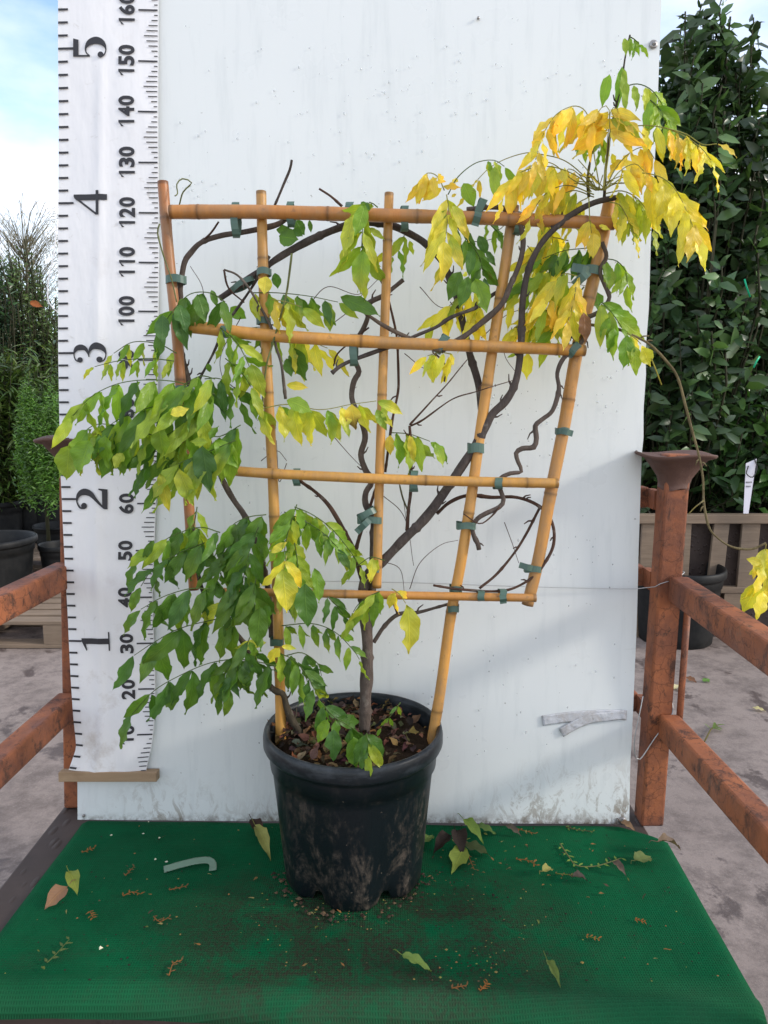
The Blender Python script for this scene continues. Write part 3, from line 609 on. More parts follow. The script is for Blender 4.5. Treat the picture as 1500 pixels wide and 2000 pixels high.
stem('branch', [(1176, 472), (1185, 500), (1172, 528), (1180, 556), (1190, 580), (1176, 604), (1152, 617), (1128, 622), (1140, 638), (1140, 660), (1124, 680), (1100, 700), (1088, 728), (1092, 760), (1080, 800), (1060, 818), (1045, 832), (1047, 856), (1042, 873), (1020, 876), (1008, 886), (1012, 904), (1018, 922), (996, 926), (977, 936), (976, 952), (984, 976), (976, 990), (948, 1004), (932, 1014), (923, 1030), (926, 1046), (933, 1060), (936, 1073)], 4.5, 5, MDB, .022, .012, .8, 9)
stem('twig', [(976, 990), (955, 1012), (935, 1022), (905, 1003)], 2, 1.2, TWG, .018, .03)
stem('branch', [(853, 1003), (877, 981), (913, 968), (960, 971), (1000, 970), (1032, 978), (1054, 990), (1072, 1008), (1082, 1036), (1080, 1068), (1064, 1100), (1040, 1128), (1000, 1150), (960, 1155), (900, 1151), (846, 1143)], 4.2, 2.6, TWG, -.02, .018, .6)
stem('twig', [(1054, 992), (1032, 1036), (1004, 1080), (972, 1120), (936, 1149)], 3, 2.8, TWG, -.012, .012)
stem('branch', [(730, 1255), (752, 1222), (778, 1200), (813, 1197), (850, 1187), (878, 1179)], 5, 3.2, MDB, -.008, -.012)
stem('twig', [(776, 1200), (768, 1180), (764, 1165)], 2, 1.2, TWG, -.008, 0)
stem('twig', [(536, 402), (552, 365), (566, 332), (570, 313)], 2.4, 2.6, DKB, .02, .05)
stem('twig', [(623, 369), (646, 384), (668, 403)], 2.6, 2.8, TWG, -.012, -.02)
stem('twig', [(438, 527), (463, 537), (487, 563), (513, 607), (533, 647), (540, 680), (550, 713), (558, 780)], 2.2, 3.2, (.13, .105, .085), .02, .025)
stem('twig', [(438, 527), (447, 563), (477, 590)], 2, 1.6, TWG, .02, .0)
stem('twig', [(527, 500), (500, 548), (478, 583), (443, 633), (413, 697), (390, 740)], 3, 2.6, DKB, -.015, -.02)
stem('twig', [(393, 473), (412, 455), (427, 433)], 2.6, 1.8, TWG, -.012, 0)
stem('vine_shoot', [(570, 495), (561, 563), (547, 623), (530, 680), (520, 715), (512, 790)], 2.3, 1.8, VIN, .03, .03, knots=False)
stem('vine_shoot', [(312, 437), (308, 455), (320, 500), (335, 545), (345, 590)], 1.7, 1.3, VIN, .03, .03, knots=False)
stem('vine_shoot', [(350, 402), (358, 375), (374, 357), (356, 349), (345, 360), (347, 378), (342, 383)], 1.6, 1.2, VIN, -.01, .02, knots=False)
stem('twig', [(1180, 388), (1184, 320), (1192, 260), (1212, 172), (1222, 108), (1231, 68)], 3.2, 1.5, (.07, .055, .045), .02, .03)
stem('twig', [(1150, 385), (1148, 350), (1156, 296), (1162, 255)], 3, 1.6, (.12, .11, .04), .02, .03)
stem('vine_shoot', [(1152, 634), (1196, 640), (1236, 656), (1272, 676), (1304, 708), (1324, 740), (1340, 800), (1356, 856), (1372, 928), (1374, 980), (1384, 1028), (1404, 1052), (1432, 1069), (1468, 1072), (1496, 1060)], 3.0, 2.1, (.20, .16, .08), .02, .06, knots=True, lab='long bare shoot arching down past the right edge of the panel')
stem('vine_shoot', [(1374, 978), (1356, 992), (1345, 1004)], 1.4, 1, (.3, .25, .08), .05, .05)
stem('vine_shoot', [(1496, 1062), (1493, 1095), (1488, 1150)], 1.2, 1, (.3, .25, .08), .06, .06)
stem('twig', [(1008, 640), (1060, 610), (1110, 595), (1140, 560)], 1.8, 1.4, VIN, .0, .02)
stem('twig', [(720, 640), (700, 655), (660, 690), (652, 715)], 2, 1.5, TWG, -.02, 0)
stem('twig', [(850, 690), (870, 715), (868, 745)], 1.8, 1.5, TWG, .0, .02)
stem('twig', [(1110, 690), (1108, 640), (1112, 600)], 3.0, 2.0, DKB, -.01, -.01)
for pts in ([(750, 930), (780, 945), (795, 1025)], [(745, 965), (790, 1010), (808, 1105)], [(800, 1150), (820, 1100), (860, 1065), (895, 1055)], [(735, 1095), (780, 1110), (790, 1160)], [(640, 840), (680, 885), (715, 920)], [(510, 900), (540, 880), (560, 900)], [(400, 610), (395, 560), (372, 520)], [(985, 1020), (1000, 1060), (1013, 1100)], [(560, 905), (545, 940), (540, 860)], [(600, 600), (640, 560), (700, 575), (745, 540)], [(820, 560), (860, 600), (905, 590)], [(1000, 640), (985, 690), (1010, 730)], [(470, 620), (430, 700), (445, 770)], [(880, 420), (920, 470), (990, 460)], [(1030, 480), (1080, 540), (1150, 560)], [(790, 690), (830, 720), (850, 700)], [(640, 640), (690, 600), (715, 560)], [(940, 660), (1000, 610), (1090, 600)]):
    stem('tendril', pts, 1.0, .6, TWG, -.03, -.03, .3, 5, knots=False)
CL = {}
def cluster(name, lab): CL[name] = (MB(), MB(), lab)
def cp(cl, pts, d, L, code, **k):
    L *= {'lower': 1.12, 'upper_left': 1.08, 'middle': 1.05}.get(cl, 1)
    compound(CL[cl][0], CL[cl][1], pts, d, L, code, grow=cl not in ('left', 'lower', 'crown'), **k)
def single(cl, x, y, x2, y2, d, code, w=.5, tip=None, face=0):
    a, b2 = T(x, y, d), T(x2, y2, d + rnd.uniform(-.01, .01)); dv = b2 - a
    leaflet(CL[cl][0], a, dv, (VIEW + Vector((rnd.uniform(-.4, .4) + face, 0, rnd.uniform(-.2, .3)))).normalized(), dv.length, dv.length * w, leaf_col(code), leaf_col(tip) if tip else None, rnd.uniform(.0, .2), rnd.uniform(.1, .4))
cluster('left', 'dense green leaves reaching left across the ruler banner')
c = 'left'
cp(c, [(420, 770), (340, 745), (250, 745), (185, 770), (142, 812)], .07, 74, 'gggG', n=8, dep=.05)
cp(c, [(400, 790), (320, 790), (240, 815), (190, 850)], .09, 82, 'Ggg', n=6)
cp(c, [(400, 800), (360, 830), (320, 855), (290, 900)], .08, 80, 'gG', n=5)
cp(c, [(340, 705), (290, 700), (230, 705), (185, 716)], .05, 34, 'ggy', n=5)
cp(c, [(345, 690), (310, 672), (260, 668), (222, 690)], .04, 40, 'gy', n=4)
cp(c, [(300, 850), (220, 830), (180, 832), (150, 862)], .08, 80, 'gg', n=5)
cp(c, [(420, 740), (390, 735), (350, 760), (330, 800)], .09, 66, 'gG', n=4)
single(c, 135, 870, 130, 940, .10, 'g', .75); single(c, 175, 860, 150, 925, .11, 'gG', .8); single(c, 225, 850, 192, 935, .06, 'G', .45); single(c, 240, 860, 238, 930, .09, 'g', .6); single(c, 240, 885, 222, 915, .1, 'y', .7); single(c, 205, 850, 208, 915, .1, 'g', .55)
single(c, 310, 835, 318, 895, .11, 'g', .62); single(c, 350, 800, 350, 790, .1, 'Y', .5); single(c, 333, 810, 368, 795, .12, 'Y', .6)
cp(c, [(440, 590), (410, 572), (370, 575), (335, 610), (318, 640)], .05, 66, 'GG', n=4, w=.5)
single(c, 318, 615, 320, 672, .07, 'G', .5); single(c, 350, 595, 362, 650, .08, 'G', .55); single(c, 385, 575, 402, 632, .07, 'G', .5); single(c, 413, 566, 425, 600, .05, 'G', .4)
cp(c, [(470, 830), (430, 852), (390, 850), (345, 870), (300, 905)], .06, 82, 'ggG', n=5)
cp(c, [(460, 860), (400, 885), (350, 905), (318, 930)], .09, 84, 'gG', n=4, tipc='gy')
single(c, 405, 865, 370, 860, .1, 'g', .5); single(c, 410, 858, 425, 830, .09, 'g', .5); single(c, 395, 870, 400, 965, .11, 'gG', .5); single(c, 375, 900, 365, 985, .10, 'y', .38, 'Y'); single(c, 312, 925, 332, 1003, .1, 'y', .3, 'Y'); single(c, 350, 915, 372, 990, .11, 'y', .45, 'y'); single(c, 420, 860, 465, 915, .09, 'g', .5); single(c, 385, 880, 300, 1005, .06, 'g', .25)
cp(c, [(385, 990), (380, 1020), (372, 1060)], .02, 55, 'g', n=2)
cluster('lower', 'green leaf sprays spreading low on the left in front of the banner')
c = 'lower'
cp(c, [(430, 1040), (390, 1030), (340, 1045), (300, 1070), (268, 1100)], .06, 56, 'GGg', n=5, w=.5)
cp(c, [(400, 1060), (350, 1080), (300, 1110), (275, 1145)], .07, 60, 'G', n=4, w=.5)
cp(c, [(410, 1150), (370, 1150), (320, 1165), (275, 1190)], .09, 68, 'Gg', n=4, w=.5)
single(c, 380, 1045, 395, 1095, .05, 'G', .5); single(c, 345, 1030, 350, 1090, .04, 'G', .5); single(c, 300, 1055, 280, 1100, .08, 'G', .3)
cp(c, [(470, 1205), (420, 1210), (350, 1228), (300, 1255), (262, 1280)], .08, 80, 'G', n=4, w=.48)
cp(c, [(540, 1300), (470, 1288), (410, 1295), (350, 1320), (300, 1350), (258, 1395)], .09, 72, 'G', n=6, w=.45)
cp(c, [(488, 1245), (478, 1270), (462, 1310), (450, 1345)], .10, 58, 'G', n=4)
cp(c, [(494, 1262), (500, 1290), (505, 1310)], .08, 52, 'G', n=2)
cp(c, [(470, 1275), (450, 1290), (440, 1330), (432, 1350)], .09, 50, 'G', n=2)
single(c, 520, 1255, 455, 1262, .07, 'y', .3, 'Y'); single(c, 415, 1185, 400, 1235, .08, 'Y', .35, 'y'); single(c, 440, 1178, 385, 1205, .08, 'y', .35); single(c, 430, 1170, 420, 1130, .06, 'G', .5)
single(c, 385, 1080, 428, 1110, .05, 'G', .55)
cluster('middle', 'bushy green and lime leaves hanging in front of the second cane')
c = 'middle'
cp(c, [(520, 1005), (485, 1010), (455, 1025), (440, 1050)], .06, 60, 'G', n=3, w=.5)
cp(c, [(505, 1030), (490, 1065), (480, 1110), (470, 1150)], .08, 68, 'G', n=4, w=.48)
cp(c, [(470, 1060), (440, 1090), (425, 1130), (415, 1165)], .06, 62, 'G', n=4, w=.48)
cp(c, [(575, 990), (610, 1005), (650, 1035), (690, 1085), (702, 1105)], .04, 44, 'ggy', n=7, w=.52)
cp(c, [(555, 1000), (590, 1015), (630, 1040), (660, 1070)], .05, 48, 'gG', n=4, w=.5)
cp(c, [(580, 985), (568, 1020), (558, 1060), (553, 1100)], .09, 50, 'ygg', n=4, w=.52)
cp(c, [(575, 1060), (580, 1090), (582, 1130), (578, 1165)], .09, 52, 'yg', n=4)
cp(c, [(560, 1085), (555, 1110), (552, 1130)], .12, 62, 'yY', n=1, w=.5, fan=True); single(c, 552, 1112, 556, 1200, .13, 'y', .55, 'Y')
single(c, 530, 1080, 560, 1055, .1, 'Y', .4)
single(c, 596, 1140, 597, 1228, .12, 'G', .5); single(c, 508, 1185, 508, 1268, .12, 'G', .45); single(c, 520, 1180, 528, 1225, .09, 'G', .5)
cp(c, [(500, 1130), (495, 1165), (500, 1200)], .09, 72, 'G', n=2, w=.45); cp(c, [(470, 1130), (460, 1170), (450, 1200)], .08, 70, 'Gg', n=2, w=.42)
single(c, 615, 1110, 620, 1180, .05, 'g', .4); single(c, 575, 1150, 570, 1210, .07, 'G', .45)
cp(c, [(640, 1165), (655, 1180), (670, 1200)], .03, 42, 'G', n=2); cp(c, [(550, 1222), (610, 1218), (655, 1235), (690, 1270), (702, 1288)], .03, 44, 'Gg', n=5, tipc='g')
cp(c, [(560, 1280), (590, 1275), (620, 1295), (628, 1320)], .06, 46, 'G', n=3)
cp(c, [(545, 1275), (575, 1290), (600, 1320), (622, 1362)], .08, 54, 'Gg', n=5, w=.46)
single(c, 545, 1265, 525, 1300, .1, 'Y', .5); single(c, 550, 1262, 580, 1268, .1, 'Y', .35, 'y')
cp(c, [(752, 1095), (725, 1088), (705, 1100), (690, 1110)], .04, 44, 'yg', n=1, w=.45); single(c, 728, 1090, 720, 1138, .06, 'y', .45, 'Y')
cp(c, [(742, 1155), (720, 1165), (700, 1180), (690, 1195)], .05, 62, 'gy', n=2, w=.42); single(c, 740, 1155, 738, 1200, .05, 'g', .5)
cp(c, [(765, 1150), (780, 1160), (792, 1178)], .05, 38, 'yY', n=1); single(c, 795, 1182, 808, 1282, .07, 'y', .42, 'Y')
single(c, 770, 1158, 760, 1190, .06, 'Y', .5)
single(c, 627, 1130, 632, 1149, .03, 'B', .6)
cluster('pot_shoot', 'low green shoot drooping over the front rim of the pot')
c = 'pot_shoot'
P_ = lambda x, y, h=.0: None
cp(c, [(628, 1372), (650, 1398), (685, 1420), (712, 1440)], .10, 60, 'G', n=3, w=.48)
cp(c, [(716, 1432), (718, 1450), (718, 1470)], .165, 56, 'Gg', n=2, w=.46, fan=True)
single(c, 652, 1425, 648, 1490, .14, 'G', .5); single(c, 640, 1405, 622, 1452, .12, 'g', .5); single(c, 690, 1440, 700, 1500, .15, 'G', .5)
cp(c, [(782, 1372), (765, 1395), (745, 1420)], .04, 22, 'gG', n=2)
cluster('upper_left', 'scattered green and yellowing leaves between the left canes')
c = 'upper_left'
single(c, 545, 462, 582, 470, .0, 'G', .9); single(c, 540, 448, 572, 452, -.01, 'G', .6); single(c, 577, 430, 597, 458, -.01, 'G', .7); single(c, 604, 430, 606, 455, -.01, 'G', .4); single(c, 572, 448, 592, 460, 0, 'G', .7)
single(c, 537, 533, 541, 565, 0, 'G', .6); single(c, 520, 540, 515, 575, .04, 'Y', .8)
cp(c, [(490, 572), (540, 572), (600, 578), (660, 590)], .01, 48, 'gGy', n=5, w=.55, tipc='Gy')
cp(c, [(530, 585), (560, 590), (590, 600)], .03, 60, 'yyO', n=2, w=.55)
single(c, 665, 580, 740, 622, .03, 'G', .36); single(c, 640, 600, 650, 648, .0, 'gG', .5)
single(c, 500, 575, 498, 625, -.02, 'y', .5); single(c, 450, 600, 480, 625, -.03, 'gy', .7)
cp(c, [(560, 655), (600, 665), (640, 680)], -.01, 62, 'yY', n=3, w=.45, tipc='Y'); single(c, 575, 680, 590, 745, -.01, 'G', .6); single(c, 560, 700, 572, 735, -.015, 'G', .6)
single(c, 640, 695, 648, 725, 0, 'Y', .5)
cp(c, [(545, 660), (520, 640), (490, 640)], -.01, 45, 'Gg', n=2)
single(c, 560, 752, 602, 760, .0, 'Y', .4, 'O')
cp(c, [(430, 640), (460, 665), (480, 700), (495, 735)], .05, 56, 'ggy', n=4, w=.42)
cp(c, [(440, 700), (470, 725), (490, 755)], .06, 62, 'g', n=2); cp(c, [(400, 740), (430, 740), (460, 760), (470, 780)], .05, 66, 'gGG', n=3); single(c, 490, 710, 512, 780, .07, 'g', .4, 'y'); single(c, 500, 770, 500, 820, .05, 'g', .45)
single(c, 405, 710, 412, 728, .02, 'G', .6)
cp(c, [(505, 800), (560, 790), (625, 800), (685, 790), (735, 783)], .04, 58, 'yYgy', n=6, w=.62, tipc='yY')
single(c, 687, 790, 692, 842, .05, 'O', .62, 'B'); single(c, 560, 782, 612, 802, .06, 'g', .55); single(c, 745, 795, 768, 835, .05, 'g', .35, 'Y'); single(c, 735, 800, 755, 842, .05, 'g', .42)
cp(c, [(765, 845), (800, 848), (840, 862)], .0, 60, 'yg', n=3, w=.55, tipc='yg'); single(c, 800, 850, 815, 905, .01, 'Y', .3); single(c, 762, 850, 762, 890, 0, 'O', .5)
single(c, 850, 865, 868, 912, 0, 'g', .4, 'y')
cluster('upper_mid', 'long drooping green and amber leaves over the top cane')
c = 'upper_mid'
cp(c, [(738, 405), (722, 395), (712, 415), (708, 450), (706, 485)], .05, 78, 'gyy', n=3, w=.36, fan=True)
cp(c, [(708, 470), (708, 500), (710, 515)], .04, 80, 'gy', n=1, w=.4); single(c, 710, 490, 705, 575, .06, 'gy', .45, 'y'); single(c, 690, 420, 665, 500, .05, 'y', .35); single(c, 712, 400, 692, 460, .07, 'gG', .45)
single(c, 722, 445, 750, 470, .04, 'y', .35); single(c, 715, 440, 722, 465, .04, 'y', .6); single(c, 705, 395, 722, 410, .05, 'G', .6)
cp(c, [(868, 372), (855, 345), (835, 338), (818, 355)], .03, 46, 'O', n=3, w=.45)
single(c, 830, 345, 812, 400, .04, 'O', .4); single(c, 845, 345, 848, 385, .04, 'O', .4)
cp(c, [(872, 380), (876, 410), (872, 450), (868, 480)], .07, 84, 'yyY', n=3, w=.34, tipc='YO')
single(c, 868, 470, 866, 552, .09, 'Y', .45, 'O'); single(c, 880, 460, 900, 530, .08, 'y', .32, 'O'); single(c, 885, 400, 915, 455, .07, 'y', .35, 'O'); single(c, 870, 410, 845, 470, .07, 'yY', .4)
single(c, 882, 385, 892, 378, .06, 'O', .5); single(c, 905, 358, 925, 405, .01, 'g', .6); single(c, 895, 355, 882, 350, .02, 'O', .6)
cp(c, [(875, 380), (895, 345), (930, 318), (965, 313), (985, 325)], .02, 48, 'gy', n=2, stalk=.75, w=.42); single(c, 965, 325, 963, 392, .03, 'y', .32)
cp(c, [(790, 460), (775, 480), (768, 500)], -.02, 60, 'gy', n=2, w=.35); single(c, 800, 470, 806, 500, -.02, 'y', .4)
cp(c, [(890, 440), (910, 465), (935, 500), (945, 540)], .02, 56, 'G', n=4, w=.42)
single(c, 900, 530, 870, 585, .05, 'G', .5); single(c, 915, 540, 893, 600, .06, 'G', .45); single(c, 928, 545, 950, 612, .07, 'gG', .5); single(c, 935, 460, 950, 500, .03, 'G', .5); single(c, 950, 490, 968, 520, .03, 'G', .4)
cp(c, [(950, 430), (970, 450), (985, 440)], -.02, 44, 'Gg', n=2)
cp(c, [(945, 560), (905, 575), (875, 600), (850, 630)], -.01, 58, 'YYy', n=4, w=.42); cp(c, [(930, 590), (930, 615), (915, 640)], -.01, 52, 'YY', n=3)
cp(c, [(882, 692), (860, 688), (835, 695)], .02, 50, 'Yy', n=3, w=.42); single(c, 840, 700, 848, 750, .03, 'Y', .42)
single(c, 880, 690, 885, 715, .02, 'Y', .4); single(c, 905, 540, 912, 530, .05, 'Y', .8)
cluster('crown', 'bright yellow autumn leaves fountaining at the top right')
c = 'crown'
cp(c, [(1172, 372), (1160, 300), (1150, 230), (1125, 207), (1085, 225), (1058, 270), (1046, 312)], .05, 58, 'OOY', n=8, stalk=.45, dep=.05)
cp(c, [(1178, 370), (1186, 280), (1190, 215), (1175, 210), (1160, 240)], .08, 66, 'OO', n=4, stalk=.6); cp(c, [(1178, 370), (1190, 290), (1192, 220), (1205, 212), (1216, 240)], .09, 64, 'OOy', n=4, stalk=.6)
cp(c, [(1170, 372), (1110, 318), (1060, 302), (1020, 300), (960, 325), (912, 375)], .0, 36, 'O', n=1, stalk=.9)
cp(c, [(1165, 372), (1120, 340), (1070, 325), (1020, 335), (995, 360), (982, 385)], .05, 54, 'YO', n=6, stalk=.45)
cp(c, [(1165, 372), (1120, 352), (1080, 320), (1045, 318), (1025, 345)], .03, 58, 'OY', n=4, stalk=.5)
cp(c, [(1160, 380), (1110, 362), (1070, 375), (1045, 405), (1035, 425)], .04, 52, 'YO', n=4, stalk=.4)
cp(c, [(1160, 385), (1120, 372), (1085, 390), (1070, 420)], .02, 48, 'Yy', n=4, stalk=.35)
cp(c, [(1155, 375), (1130, 340), (1110, 330), (1098, 345)], .0, 44, 'O', n=3, stalk=.5); cp(c, [(1150, 385), (1125, 400), (1115, 430)], .0, 50, 'Y', n=3, stalk=.3)
cp(c, [(1180, 372), (1205, 325), (1235, 295), (1262, 288), (1278, 310)], .06, 62, 'OO', n=4, stalk=.5); cp(c, [(1182, 372), (1210, 335), (1240, 320), (1258, 335)], .09, 50, 'OY', n=3, stalk=.55)
cp(c, [(1196, 258), (1240, 246), (1290, 248), (1335, 265), (1370, 290), (1388, 312)], .05, 58, 'YYO', n=7, stalk=.3, dep=.05, w=.36); cp(c, [(1300, 250), (1340, 262), (1372, 282), (1400, 281)], .08, 50, 'YO', n=3, w=.36)
cp(c, [(1185, 368), (1230, 340), (1280, 342), (1315, 365), (1340, 410), (1358, 455)], .07, 78, 'YYY', n=6, stalk=.35, dep=.05)
single(c, 1300, 360, 1282, 425, .12, 'Y', .55); single(c, 1357, 440, 1350, 512, .13, 'O', .5); single(c, 1320, 380, 1318, 450, .12, 'Y', .5)
cp(c, [(1183, 378), (1215, 373), (1245, 388), (1268, 420), (1276, 445)], .05, 56, 'yYY', n=6, stalk=.2); cp(c, [(1190, 395), (1210, 400), (1225, 425), (1238, 455)], .07, 50, 'Yy', n=4, stalk=.2)
cp(c, [(1150, 385), (1152, 430), (1155, 455)], .06, 48, 'YO', n=2, w=.5, stalk=.7); single(c, 1170, 440, 1192, 448, .06, 'Y', .4); single(c, 1160, 455, 1162, 505, .07, 'O', .55)
single(c, 1240, 245, 1232, 285, .05, 'Y', .5)
cp(c, [(1213, 172), (1245, 164), (1275, 178), (1300, 215)], .04, 38, 'gy', n=4, w=.5, stalk=.25); cp(c, [(1270, 195), (1290, 215), (1298, 240)], .05, 60, 'gg', n=3, w=.42)
cp(c, [(1230, 72), (1238, 76), (1248, 85)], .04, 30, 'g', n=2)
single(c, 1190, 145, 1170, 208, .03, 'g', .35); single(c, 1215, 130, 1200, 215, .03, 'g', .2); single(c, 1218, 135, 1215, 220, .04, 'g', .2); single(c, 1220, 75, 1225, 105, .04, 'g', .4); single(c, 1240, 78, 1250, 98, .04, 'g', .4)
cp(c, [(1150, 240), (1145, 260), (1142, 285)], .02, 34, 'gG', n=3); cp(c, [(1172, 265), (1170, 290)], .02, 40, 'g', n=2)
single(c, 1195, 300, 1202, 325, .04, 'Y', .5)
for k in range(14):
    a = rnd.uniform(.2, 3.0); q = (1175 + 60 * math.cos(a) * rnd.uniform(.6, 1.5), 375 - 60 * math.sin(a) * rnd.uniform(.4, 1.3)); CL[c][1].tube([T(1172 + rnd.uniform(-12, 12), 372, .05), T((1172 + q[0]) / 2, (372 + q[1]) / 2 - 6, .05), T(*q, .06)], .0009, 4, [(.32, .3, .05)] * 3)
cluster('right', 'yellow and green leaves behind the right canes below the crown')
c = 'right'
cp(c, [(1180, 480), (1140, 485), (1100, 490), (1060, 505)], .0, 48, 'gG', n=4, w=.5); cp(c, [(1180, 505), (1205, 510), (1222, 530), (1225, 555)], .02, 52, 'gg', n=3, w=.42)
single(c, 1190, 520, 1185, 570, .02, 'g', .5); single(c, 1215, 545, 1192, 575, .03, 'y', .35); single(c, 1165, 570, 1172, 605, 0, 'G', .7)
cp(c, [(1110, 470), (1075, 465), (1045, 490), (1020, 530)], -.03, 62, 'YYy', n=5, w=.42); cp(c, [(1060, 430), (1075, 450), (1080, 480)], -.03, 58, 'YY', n=3)
cp(c, [(1130, 540), (1100, 535), (1080, 560), (1065, 600)], .03, 76, 'YOy', n=4, w=.42); cp(c, [(1125, 560), (1120, 590), (1110, 625)], .05, 66, 'YO', n=3, w=.42)
cp(c, [(1100, 520), (1060, 530), (1025, 560), (1005, 590)], -.01, 60, 'Yyg', n=5, w=.42); cp(c, [(1090, 590), (1060, 610), (1035, 640)], -.01, 66, 'YY', n=4, w=.42); cp(c, [(1080, 600), (1085, 640), (1075, 660)], -.01, 60, 'Yyg', n=3); cp(c, [(1060, 620), (1030, 620), (1005, 640)], -.02, 54, 'Yy', n=3)
single(c, 1032, 690, 1024, 742, -.01, 'Y', .5); single(c, 1140, 610, 1150, 672, .05, 'B', .4); single(c, 1010, 690, 990, 700, -.02, 'y', .3)
cp(c, [(1175, 590), (1190, 605), (1205, 625), (1215, 640)], .04, 72, 'gg', n=3, w=.42, fan=True); single(c, 1200, 640, 1193, 690, .05, 'g', .5); single(c, 1225, 655, 1215, 722, .06, 'g', .5); single(c, 1190, 620, 1175, 665, .05, 'g', .4)
cp(c, [(1225, 650), (1242, 662), (1252, 672)], .05, 50, 'Yy', n=1, w=.5); single(c, 1240, 675, 1246, 735, .06, 'g', .4); single(c, 1255, 680, 1272, 715, .06, 'Y', .7)
CL[c][1].tube([T(1272, 700, .06), T(1282, 725, .06), T(1292, 752, .06)], .0012, 5, [(.4, .35, .05)] * 3)
cluster('shoot_end', 'yellow leaves dangling from the end of the long shoot at the right edge')
c = 'shoot_end'
cp(c, [(1496, 1062), (1494, 1085), (1490, 1115), (1487, 1145)], .06, 62, 'Y', n=3, w=.48)
single(c, 1486, 1100, 1458, 1092, .07, 'Y', .6); single(c, 1486, 1110, 1462, 1122, .07, 'Y', .6); single(c, 1484, 1138, 1455, 1200, .07, 'Y', .55); single(c, 1490, 1155, 1485, 1212, .08, 'Y', .55); single(c, 1498, 1110, 1515, 1170, .06, 'Y', .5)
for nm, (lm, sm2, lab) in CL.items():
    sm2.m = [1] * len(sm2.f); nb_ = len(lm.v); lm.v += sm2.v; lm.f += [tuple(i + nb_ for i in f) for f in sm2.f]; lm.c += sm2.c; lm.uv += sm2.uv; lm.m += sm2.m
    o = lm.build('foliage', [LEAF, BARK], wis); o['label'] = lab

# ================================================================== BAMBOO TRELLIS
tre = thing('bamboo_trellis', 'fan shaped trellis of yellow bamboo canes tied with green tape in the pot', 'trellis', (PC.x, PC.y, SZ))
def cane(pts, r0, r1, d, dd=None, tint=(1, 1, 1), nodes=5, lab=None):
    if dd is None: dd = d
    P = [T(x, y, d + (dd - d) * i / (len(pts) - 1)) for i, (x, y) in enumerate(pts)]
    path = [Vector(q) for q in smooth_path(P, .004)]; N_ = len(path); rad = []; cols = []
    nodes = max(2, nodes - 2); nd = [int(N_ * (k + .5 + rnd.uniform(-.35, .35)) / nodes) for k in range(nodes)]; ph = rnd.uniform(0, 9)
    for i in range(N_):
        t = i / (N_ - 1); r = (r0 + (r1 - r0) * t) / 1030; k = 1.0
        for q in nd:
            e = abs(i - q)
            if e == 0: r *= 1.09; k = .38
            elif e == 1: r *= 1.02; k = min(k, .8)
            elif e < 5: r *= 1.06 - .01 * e; k = min(k, .92)
        if i < 2 or i > N_ - 3: k *= .45
        v = 1 + .18 * noise.noise(Vector((ph, i * .03, 0))); b2 = (.60 * tint[0], .315 * tint[1], .075 * tint[2]); rad.append(r); cols.append(tuple(x * k * v for x in b2))
    mb = MB(); mb.tube(path, rad, 16, cols); o = mb.build('cane', BAMBOO, tre)
    if lab: o['label'] = lab
    return o
cane([(318, 355), (330, 500), (346, 660), (358, 830), (370, 1000), (379, 1152)], 10, 10, 0, 0, (.62, .45, .55), 5, 'leftmost upright cane, reddish brown')
cane([(510, 374), (515, 560), (523, 750), (533, 940), (540, 1130), (546, 1300), (549, 1458)], 9.5, 10.5, 0, 0, (.95, .95, .9), 6)
cane([(760, 377), (754, 560), (747, 750), (741, 940), (736, 1148)], 8.5, 9, 0, 0, (.95, .92, .85), 5)
cane([(1004, 402), (985, 530), (965, 662), (940, 830), (922, 960), (900, 1100), (880, 1205), (860, 1350), (842, 1456)], 10, 10.5, 0, 0, (1, .98, 1), 7)
cane([(1192, 388), (1165, 520), (1128, 680), (1102, 830), (1076, 960), (1052, 1090), (1030, 1182)], 12, 11.5, 0, 0, (.92, .86, .9), 5)
cane([(332, 414), (510, 414), (760, 421), (1000, 428), (1200, 437)], 12.5, 11.5, .021, None, (.78, .64, .7), 7)
cane([(352, 636), (400, 641), (525, 655), (750, 669), (960, 677), (1143, 685)], 12, 10.5, .021, None, (.98, .92, .85), 6)
cane([(428, 917), (530, 925), (740, 935), (900, 940), (1090, 944)], 9.5, 9.5, .02, None, (1, 1, .95), 5)
cane([(430, 1156), (620, 1159), (740, 1162), (900, 1165), (1047, 1168)], 8, 8, .02, None, (.88, .78, .8), 5)
def tie(x, y, o_, half, w=13, d=.01, tails=()):
    half *= .9
    """flat tape looped round a cane: 'v' runs up-down over a level cane, 'h' runs across an upright one, angle in degrees otherwise"""
    c = T(x, y, d); a = R(90 if o_ == 'v' else 0 if o_ == 'h' else o_); t = Vector((math.cos(a), 0, math.sin(a))); t = (t - TN * t.dot(TN)).normalized(); s = t.cross(TN)
    mb = MB(); N_ = 20; vs = []; hw = w / 2 / 1020; H = half / 1020
    for k in range(N_):
        th = 2 * math.pi * k / N_; ca, sa = math.cos(th), math.sin(th); e = (abs(ca) ** 2.8 + abs(sa) ** 2.8) ** (-1 / 2.8)
        q = c + t * ca * e * H + TN * (sa * e * .0145) + s * .0012 * math.sin(3 * th)
        vs += [q - s * hw, q + s * hw]
    mb.add(vs, [(2 * k, 2 * k + 1, (2 * k + 3) % (2 * N_), (2 * k + 2) % (2 * N_)) for k in range(N_)])
    for (x2, y2) in tails:
        e_ = T(x2, y2, d + .022); s0 = T(x, y, d + .018); ribbon(mb, [s0.lerp(e_, k / 5) + TN * .004 * math.sin(k) for k in range(6)], hw * 1.9, nrm=TN)
    o = mb.build('tie', TIE, tre, False); m_ = o.modifiers.new('thick', 'SOLIDIFY'); m_.thickness = .0005; return o
